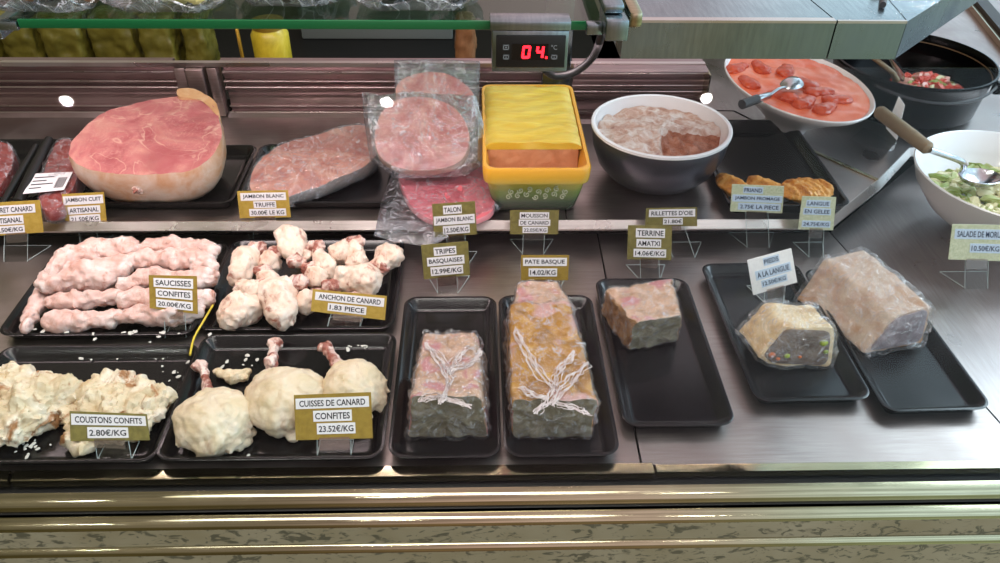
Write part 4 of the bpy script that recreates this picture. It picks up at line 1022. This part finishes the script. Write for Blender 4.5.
J = [
    ([(290, 240)], .060, .024, (296, 262), .055, .011, 'pale duck wing joint standing at the top centre of the heap'),
    ([(240, 275), (245, 260)], .050, .019, (257, 248), .055, .011, 'duck wing joint at the upper left with its bony end upwards'),
    ([(324, 268)], .045, .018, (316, 246), .058, .010, 'duck wing joint right of the top one with a knobbly white end'),
    ([(340, 254)], .050, .018, (348, 244), .055, .010, 'duck wing joint with a dark blotch near the back right'),
    ([(356, 262)], .045, .018, (355, 242), .058, .011, 'duck wing joint with reddish end close to the back right corner'),
    ([(389, 256)], .044, .021, (378, 268), .040, .013, 'duck wing joint at the right end of the tray against its rim'),
    ([(244, 290), (252, 292)], .042, .018, (262, 285), .045, .010, 'duck wing joint on the left above the pitted one'),
    ([(318, 278)], .042, .016, (309, 268), .05, .010, 'small red streaked duck wing joint in the middle of the heap'),
    ([(348, 278), (366, 280)], .046, .022, (332, 286), .040, .012, 'broad smooth duck wing joint just above the tilted price card'),
    ([(232, 316), (244, 308)], .030, .024, (250, 296), .04, .012, 'pitted duck wing joint at the front left corner of the heap'),
    ([(283, 315), (278, 296)], .036, .025, (298, 282), .05, .012, 'largest duck wing joint at the front with a bony end at its upper right'),
    ([(270, 262)], .040, .019, (276, 252), .050, .010, 'duck wing joint below and left of the top one'),
    ([(268, 281)], .040, .017, (262, 270), .048, .010, 'duck wing joint tucked behind the largest front one'),
    ([(303, 256)], .044, .015, (310, 250), .050, .009, 'small duck wing joint between the top one and the knobbly white end'),
    ([(306, 302)], .030, .017, (318, 292), .03, .009, 'small cream duck wing joint left of the tilted price card'),
    ([(366, 306)], .022, .017, (352, 298), .03, .010, 'duck wing joint hidden mostly behind the tilted price card'),
]
for i, a in enumerate(J): joint(*a, i+40)

def leg(body, r, bpts, label, seed, rad):
    c = P(*body, .030)
    rg = random.Random(seed); fr_l = []
    for k_ in range(22):
        a_ = rg.uniform(0, 2*pi) if k_ < 8 else rg.uniform(-1.0, 0) if k_ < 16 else rg.uniform(1.1, 2.0)
        fr_l.append(ell(c+Vector((cos(a_)*r*.95, sin(a_)*r*.97, rg.uniform(-.022, -.004))), (rg.uniform(.004, .009), rg.uniform(.004, .008), .005)))
    g = remesh(join(*fr_l, ell(c, (r, r*1.02, .036), None, 3), ell(c+Vector((-r*.2, r*.45, -.006)), (r*.72, r*.6, .026), None, 3)), .003, 3, ((.006, 14), (.0025, 60), (.001, 160)), seed)
    g = ([Vector((v.x, v.y, max(.0045, v.z))) for v in g[0]], g[1])
    t = Thing('duck_thigh', label, 'duck leg', (c.x, c.y, .0045), 'white duck legs in the tray')
    t.part('fatty_thigh', g, M['fat_yellow'])
    pts_ = [P(a, b, z) for a, b, z in bpts]
    gb_ = remesh(join(chain(pts_, rad), ell(pts_[-1]+Vector((.004, 0, 0)), rad[-1]), ell(pts_[-1]-Vector((.004, .001, 0)), rad[-1]*.9)), .0022, 2, ((.0025, 90), (.0012, 220)), seed+2)
    gb_ = ([Vector((v.x, v.y, max(.0045, v.z))) for v in gb_[0]], gb_[1])
    t.part('leg_bone', gb_, M['fat_joint'], label='stripped reddish leg bone')
    fl = join(*[ell(P(body[0]+dx, body[1]+dy, .02), (.004, .003, .003)) for dx, dy in ((0, 0),)])
    return t
leg((213, 420), .051, [(208, 398, .03), (206, 382, .022), (204, 370, .022), (199, 366, .022)], 'left white duck leg, its bone bent sideways above it', 61, [.010, .006, .006, .0085])
leg((285, 399), .053, [(271, 364, .03), (273, 354, .03), (275, 343, .032)], 'middle white duck leg with an upright pinkish bone', 64, [.010, .007, .0085])
leg((353, 388), .047, [(337, 364, .03), (331, 354, .03), (325, 347, .032)], 'right white duck leg with a curled bone, behind the price card', 67, [.010, .007, .008])
g = remesh(join(chain([P(216, 372, .012), P(232, 377, .014), P(248, 372, .012)], [.006, .009, .006]), chain([P(232, 382, .010), P(246, 379, .01)], [.004, .005])), .0025, 2, ((.003, 80),), 71)
solo('confit_scrap', settle(g, .0045), M['fat_rough'], 'loose lump of confit skin beside the left duck leg bone', 'meat scrap')

def rib(pxs, z, label, seed, thick=.03):
    o3 = outl(pxs, P(pxs[0][0], pxs[0][1], z), 6)
    g, at = slab(o3, .008, [(1.03, .2), (1.04, .5), (1.0, .8), (.9, 1)], 8, 80, .016, 0, 30, seed)
    g = remesh(g, .003, 1, ((.010, 22), (.0055, 70), (.002, 180)), seed)
    g = ([Vector((v.x, v.y, max(.0045, v.z))) for v in g[0]], g[1])
    solo('confit_rib', g, M['fat_rough'], label, 'pork rib', 'confit ribs in the front left tray')
rib([(-20, 420), (-25, 385), (0, 366), (30, 366), (60, 372), (82, 380), (78, 392), (55, 405), (38, 420), (15, 434), (-5, 440)], .036, 'crumbly cream confit rib cut off by the left picture edge', 81)
rib([(56, 400), (75, 385), (98, 375), (118, 370), (140, 374), (155, 384), (170, 390), (164, 405), (150, 420), (130, 432), (100, 441), (74, 444), (66, 425)], .030, 'crumbly cream confit rib standing behind the price card', 83)
g = remesh(ell(P(96, 377, .02), (.008, .007, .01)), .0025, 1, ((.003, 120),), 5)
solo('confit_scrap', settle(g, .0045), M['fat_rough'], 'small white crumb of fat at the back edge of the right rib', 'meat scrap')
# flecks of congealed fat on the trays (uncountable crumbs)
rnd = random.Random(12)
def flecks(label, spots, n, z=.0062):
    gs = []
    for i in range(n):
        a, b, sx_, sy_ = rnd.choice(spots); p = P(rnd.gauss(a, sx_), rnd.gauss(b, sy_), z); s = rnd.uniform(.0008, .0033)
        g = ell(p, (s*rnd.uniform(1, 2), s, s*.45), Matrix.Rotation(rnd.uniform(0, 3), 3, 'Z'), 1)
        gs.append(([v+Vector((nz(v, 300, i), nz(v, 300, i+2), 0))*s*.4 for v in g[0]], g[1]))
    solo('fat_flecks', join(*gs), M['scrap'], label, 'fat flecks', kind='stuff')
flecks('white flecks of fat scattered behind the two crumbly ribs', [(120, 360, 30, 4), (150, 352, 16, 5), (175, 365, 6, 12), (30, 448, 12, 5)], 46)
flecks('white flecks of fat scattered around the duck leg bones', [(238, 366, 10, 6), (255, 358, 8, 4), (360, 345, 8, 3), (240, 452, 14, 3)], 30)
flecks('white flecks of fat along the front rim of the sausage tray', [(120, 334, 18, 2), (150, 333, 25, 2), (60, 330, 10, 2)], 26, .019)

# yellow cord between the two left trays
cdp = spline([P(213, 305, .03), P(203, 322, .026), P(194, 338, .022), (P(190, 355, .022))], 18)
solo('yellow_cord', tube(cdp, .0016, 8), M['yellowcord'], 'thin yellow cord hanging between the sausage tray and the wing tray', 'cord')

# ------------------------------------------------------------------ things on the glass shelf
def shelf_heap(name, label, cat, px0, px1, row, mat, seed, kind, grp=None, yoff=.03):
    a = P(px0, row, SZ+.01); b = P(px1, row, SZ+.01)
    w_ = b.x-a.x; y0 = a.y+yoff; c = Vector(((a.x+b.x)/2, y0+.06, SZ+.0015))
    return a, b, w_, c
def shelf_bag(label, px0, px1, row, matc, seed, n, size, cat='bag', foodlabel='', deep=.10):
    a = P(px0, row, SZ+.002); b = P(px1, row, SZ+.002); w_ = b.x-a.x; c = Vector(((a.x+b.x)/2, a.y+deep*.5, SZ+.0015))
    t = Thing('food_bag', label, cat, c, 'open plastic bags of food on the glass shelf')
    rr3 = random.Random(seed); gs = []
    for i in range(n):
        p = Vector((c.x+rr3.uniform(-.40, .40)*w_, c.y+rr3.uniform(-.42, .42)*deep, SZ+.010+rr3.uniform(0, .022)))
        gs.append(ell(p, (size*rr3.uniform(1, 1.8), size*.8, size*.6), Matrix.Rotation(rr3.uniform(0, 3), 3, 'Z') @ Matrix.Rotation(rr3.uniform(-.5, .5), 3, 'Y'), 2))
    g = remesh(join(*gs), .004, 1, ((.002, 80),), seed)
    mn = min(v.z for v in g[0]); g = ([v+Vector((0, 0, SZ+.005-mn)) for v in g[0]], g[1])
    t.part('food', g, matc, kind='stuff' if n > 8 else None)
    # crumpled bag: an open shallow sack
    rs = []; N = 72
    for s, z in ((.03, .0), (.6, .0), (.9, .001), (1.0, .005), (1.06, .010), (1.12, .015), (1.10, .017), (1.03, .012), (.96, .007), (.88, .0035), (.6, .003), (.03, .003)):
        rs.append([Vector((c.x+w_*.5*s*(abs(cos(2*pi*k/N))**.6*(1 if cos(2*pi*k/N) > 0 else -1))*(1+.05*sin(7*k*2*pi/N+seed)), c.y+deep*.5*s*(abs(sin(2*pi*k/N))**.6*(1 if sin(2*pi*k/N) > 0 else -1))*(1+.05*sin(5*k*2*pi/N)), SZ+.0018+z*(1+.5*sin(9*k*2*pi/N+seed)*.6))) for k in range(N)])
    V, F = rings(rs); V = [v+Vector((nz(v, 30, seed), nz(v, 30, seed+4), 0))*.004 for v in V]
    t.part('plastic_bag', (V, F), M['bag'], smooth=50)
shelf_bag('crumpled plastic bag of yellow pasta on the glass shelf', 102, 218, 15, M['ravioli'], 3, 26, .013)
shelf_bag('plastic bag of dark sausage pieces on the glass shelf, right of the pasta', 236, 342, 8, M['darkfood'], 5, 14, .018)
shelf_bag('plastic bag of brown and yellow food beside the thermometer on the glass shelf', 358, 474, 13, M['darkfood'], 8, 12, .018)
shelf_bag('plastic bag of brown food at the left end of the glass shelf', -10, 90, 15, M['jar_brown'], 11, 14, .018)

# ------------------------------------------------------------------ price cards
def price_tag(label, quad, basept, lean, cardm, strips, paper='paper', ink='ink', foot=1, zbase=0.0, group='price cards on clear stands'):
    B = P(basept[0], basept[1], zbase); L = radians(lean)
    n = Vector((0, -cos(L), sin(L)))
    Q = [PP(a, b, B, n) for a, b in quad]
    uu = (Q[1]-Q[0]).normalized()
    t = Thing('price_card', label, 'price card', (B.x, B.y, zbase+.0006), group)
    cd = t.part('card', panel(Q, 0, 0, 1, 1, n, 0, .0012), M[cardm], smooth=False)
    for s, u0, v0, u1, v1 in strips:
        st_ = t.part('paper_strip', panel(Q, u0, v0, u1, v1, n, .0013, .0017), M[paper], cd, False)
        du, dv = (u1-u0)*.05, (v1-v0)*.20
        t.part('lettering', text_on(Q, s, u0+du, v0+dv, u1-du, v1-dv, n, .0019), M[ink], st_, False)
    # clear stand: upright strip, foot plate
    w_ = (Q[1]-Q[0]).length*.22; mid = (Q[2]+Q[3])/2
    up_ = [Vector((B.x-w_, B.y, zbase+.0008)), Vector((B.x+w_, B.y, zbase+.0008))]
    topc = mid+(Q[0]-Q[3])*.25; x_ = uu*w_
    q4 = [topc-x_-n*.0006, topc+x_-n*.0006, up_[1], up_[0]]
    t.part('clear_upright', panel(q4, 0, 0, 1, 1, n, -.0016, 0), M['acrylic'], smooth=False)
    fy = .045
    ft = [(B.x-w_, B.y), (B.x+w_, B.y), (B.x+w_*2.1, B.y+fy), (B.x-w_*2.1, B.y+fy)] if foot else [(B.x-w_, B.y-.002), (B.x+w_, B.y-.002), (B.x+w_, B.y+.03), (B.x-w_, B.y+.03)]
    t.part('clear_foot', prism(ft, zbase+.0006, zbase+.0022), M['acrylic'], smooth=False)
    fp = [Vector((a_, b_, zbase+.0024)) for a_, b_ in ft]
    t.part('glint_line', join(*[tube([fp[k_], fp[(k_+1) % 4]], .0005, 6) for k_ in (1, 2, 3)], *[tube([q4[k_]+n*.0002, q4[3-k_]+n*.0002], .0004, 6) for k_ in (0, 1)]), M['acglint'])  # pale tubes added to draw the light caught in the acrylic edges
    cl = [mid+(Q[0]-Q[3])*.05-x_*.9, mid+(Q[0]-Q[3])*.05+x_*.9, mid-(Q[0]-Q[3])*.24+x_*.9, mid-(Q[0]-Q[3])*.24-x_*.9]
    t.part('clip', panel(cl, 0, 0, 1, 1, n, .0019, .0028), M['clip'], smooth=False)
    return t
S3 = lambda a, b, c: [(a, .05, .06, .95, .34), (b, .14, .40, .86, .64), (c, .1, .70, .90, .93)]
price_tag('gold price card reading DUCK MAGRET at the left picture edge'.replace('DUCK MAGRET', 'ET CANARD'), [(-14, 203), (40, 200), (44, 232), (-10, 236)], (16, 262), 10, 'card_gold', [('MAGRET CANARD', -.0, .10, .90, .36), ('ARTISANAL', .05, .42, .66, .68), ('21.50€/KG', .05, .72, .66, .95)])
price_tag('gold price card reading JAMBON CUIT ARTISANAL', [(62, 194), (104, 192), (107, 223), (66, 226)], (90, 247), 10, 'card_gold', [('JAMBON CUIT', .02, .07, .97, .34), ('ARTISANAL', .10, .40, .88, .64), ('21.50€/KG', .12, .68, .86, .92)])
price_tag('gold price card reading JAMBON BLANC TRUFFE', [(237, 191), (288, 190), (291, 217), (240, 218)], (264, 246), 10, 'card_gold', [('JAMBON BLANC', .06, .07, .95, .35), ('TRUFFE', .30, .38, .74, .63), ('30.00€ LE KG', .20, .66, .92, .93)])
price_tag('olive price card reading TALON JAMBON BLANC', [(432, 204), (475, 201), (477, 234), (434, 237)], (458, 268), 6, 'card_olive', [('TALON', .25, .07, .68, .32), ('JAMBON BLANC', .02, .37, .97, .64), ('12.50€/KG', .22, .68, .84, .93)])
price_tag('olive price card reading TRIPES BASQUAISES', [(421, 245), (468, 241), (470, 275), (424, 279)], (448, 294), 14, 'card_olive', [('TRIPES', .26, .10, .74, .34), ('BASQUAISES', .10, .38, .90, .63), ('12.99€/KG', .16, .67, .86, .92)])
price_tag('olive price card reading MOUSSON DE CANARD below the yellow dish', [(510, 210), (559, 210), (558, 234), (510, 234)], (533, 255), 10, 'card_olive', [('MOUSSON', .20, .08, .80, .35), ('DE CANARD', .18, .38, .83, .64), ('22.05€/KG', .26, .68, .78, .94)])
price_tag('brass coloured price card reading PATE BASQUE', [(521, 255), (569, 255), (568, 280), (521, 280)], (545, 298), 14, 'card_ochre', [('PATE BASQUE', .04, .10, .96, .42), ('14.02/KG', .16, .52, .76, .84)])
price_tag('olive price card reading RILLETTES D OIE below the grey bowl', [(646, 208), (697, 207), (697, 226), (645, 226)], (684, 258), 12, 'card_olive', [("RILLETTES D'OIE", .06, .08, .96, .48), ('21.80€', .34, .55, .72, .90)])
price_tag('olive price card reading TERRINE AMATXI', [(628, 225), (672, 226), (671, 260), (627, 259)], (650, 282), 12, 'card_olive', [('TERRINE', .18, .08, .84, .34), ('AMATXI', .20, .39, .76, .63), ('14.06€/KG', .14, .68, .88, .92)])
price_tag('pale price card reading FRIAND JAMBON FROMAGE in front of the pastries', [(732, 184), (784, 186), (782, 213), (730, 211)], (758, 248), 4, 'card_pale', [('FRIAND', .22, .06, .60, .30), ('JAMBON FROMAGE', .02, .36, .98, .62), ('2.75€ LA PIECE', .14, .66, .96, .92)], 'paper_daylit', 'ink_daylit')
price_tag('pale price card reading LANGUE EN GELEE', [(802, 196), (836, 197), (833, 230), (798, 229)], (816, 258), 10, 'card_pale', [('LANGUE', .14, .10, .84, .30), ('EN GELEE', .08, .34, .88, .54), ('24.75€/KG', .08, .72, .90, .92)], 'paper_daylit', 'ink_daylit')
price_tag('white tilted price card reading PIEDS A LA LANGUE', [(747, 260), (791, 248), (797, 282), (753, 295)], (774, 304), 14, 'card_white', [('PIEDS', .34, .06, .70, .28), ('A LA LANGUE', .12, .36, .92, .62), ('12.50€/KG', .22, .66, .80, .86)], 'paper_daylit', 'ink_daylit', zbase=.004)
price_tag('pale price card reading SALADE DE MORUE below the white bowl', [(952, 224), (1006, 225), (1004, 261), (948, 259)], (976, 289), 10, 'card_pale', [('SALADE DE MORUE', .06, .12, 1.0, .40), ('10.50€/KG', .36, .52, .92, .78)], 'paper_daylit', 'ink_daylit')
price_tag('ochre price card reading SAUCISSES CONFITES over the sausages', [(149, 275), (197, 276), (198, 314), (150, 308)], (176, 338), 30, 'card_ochre', [('SAUCISSES', .10, .08, .92, .34), ('CONFITES', .14, .39, .90, .64), ('20.00€/KG', .14, .70, .90, .93)], foot=0, zbase=.0045)
price_tag('ochre tilted price card reading ANCHON DE CANARD', [(313, 289), (387, 296), (385, 320), (311, 311)], (343, 331), 28, 'card_gold', [('ANCHON DE CANARD', .04, .10, .97, .46), ('1.83 PIECE', .22, .54, .74, .88)], foot=0, zbase=.0045)
price_tag('brown price card reading COUSTONS CONFITS over the front rib', [(70, 411), (147, 414), (150, 440), (71, 441)], (115, 461), 38, 'card_olive', [('COUSTONS CONFITS', .02, .08, .98, .45), ('2.80€/KG', .22, .52, .74, .90)], foot=0, zbase=.0045)
price_tag('large brown price card reading CUISSES DE CANARD CONFITES', [(294, 395), (371, 392), (373, 438), (296, 440)], (334, 459), 34, 'card_ochre', [('CUISSES DE CANARD', .02, .08, .97, .31), ('CONFITES', .24, .36, .74, .60), ('23.52€/KG', .28, .64, .78, .88)], foot=0, zbase=.0045)
# card turned edge-on near the pot
B = P(889, 151, .0515); t = Thing('price_card', 'white price card seen almost edge-on beside the black pot', 'price card', B, 'price cards on clear stands')
Q = [PP(a, b, B, Vector((-.75, -.62, .1)).normalized()) for a, b in ((899, 96), (905, 105), (897, 140), (886, 128))]
cd = t.part('card', panel(Q, 0, 0, 1, 1, Vector((-.75, -.62, .1)).normalized(), 0, .0012), M['card_white'], smooth=False)
t.part('clear_foot', prism([tuple(P(a, b, .0515)[:2]) for a, b in ((849, 140), (864, 127), (896, 146), (893, 152))], .0505, .052), M['acrylic'], smooth=False)
t.part('clear_upright', panel([Q[3], Q[2], P(894, 150, .0515), P(888, 152, .0515)], 0, 0, 1, 1, Vector((-.75, -.62, .1)).normalized(), -.001, 0), M['acrylic'], smooth=False)

ra, rb_ = P(958, -14, .06), P(1012, 52, .06); dv_ = (rb_-ra).normalized(); sv = Vector((dv_.y, -dv_.x, 0))
if sv.x < 0: sv = -sv
for nm, lb_, o0, o1, h0, h1, mt_ in (('glass_channel', 'dark glass channel crossing the upper right corner', 0, .035, .05, .075, 'black'), ('steel_edge_bar', 'steel edge bar beside the dark glass channel at the upper right', -.014, -.001, .05, .066, 'chrome')):
    a_, b_ = ra-dv_*.3, rb_+dv_*.5
    solo(nm, prism([tuple((a_+sv*o0)[:2]), tuple((b_+sv*o0)[:2]), tuple((b_+sv*o1)[:2]), tuple((a_+sv*o1)[:2])], h0+.0005, h1), M[mt_], lb_, 'channel' if 'glass' in nm else 'bar', smooth=False)
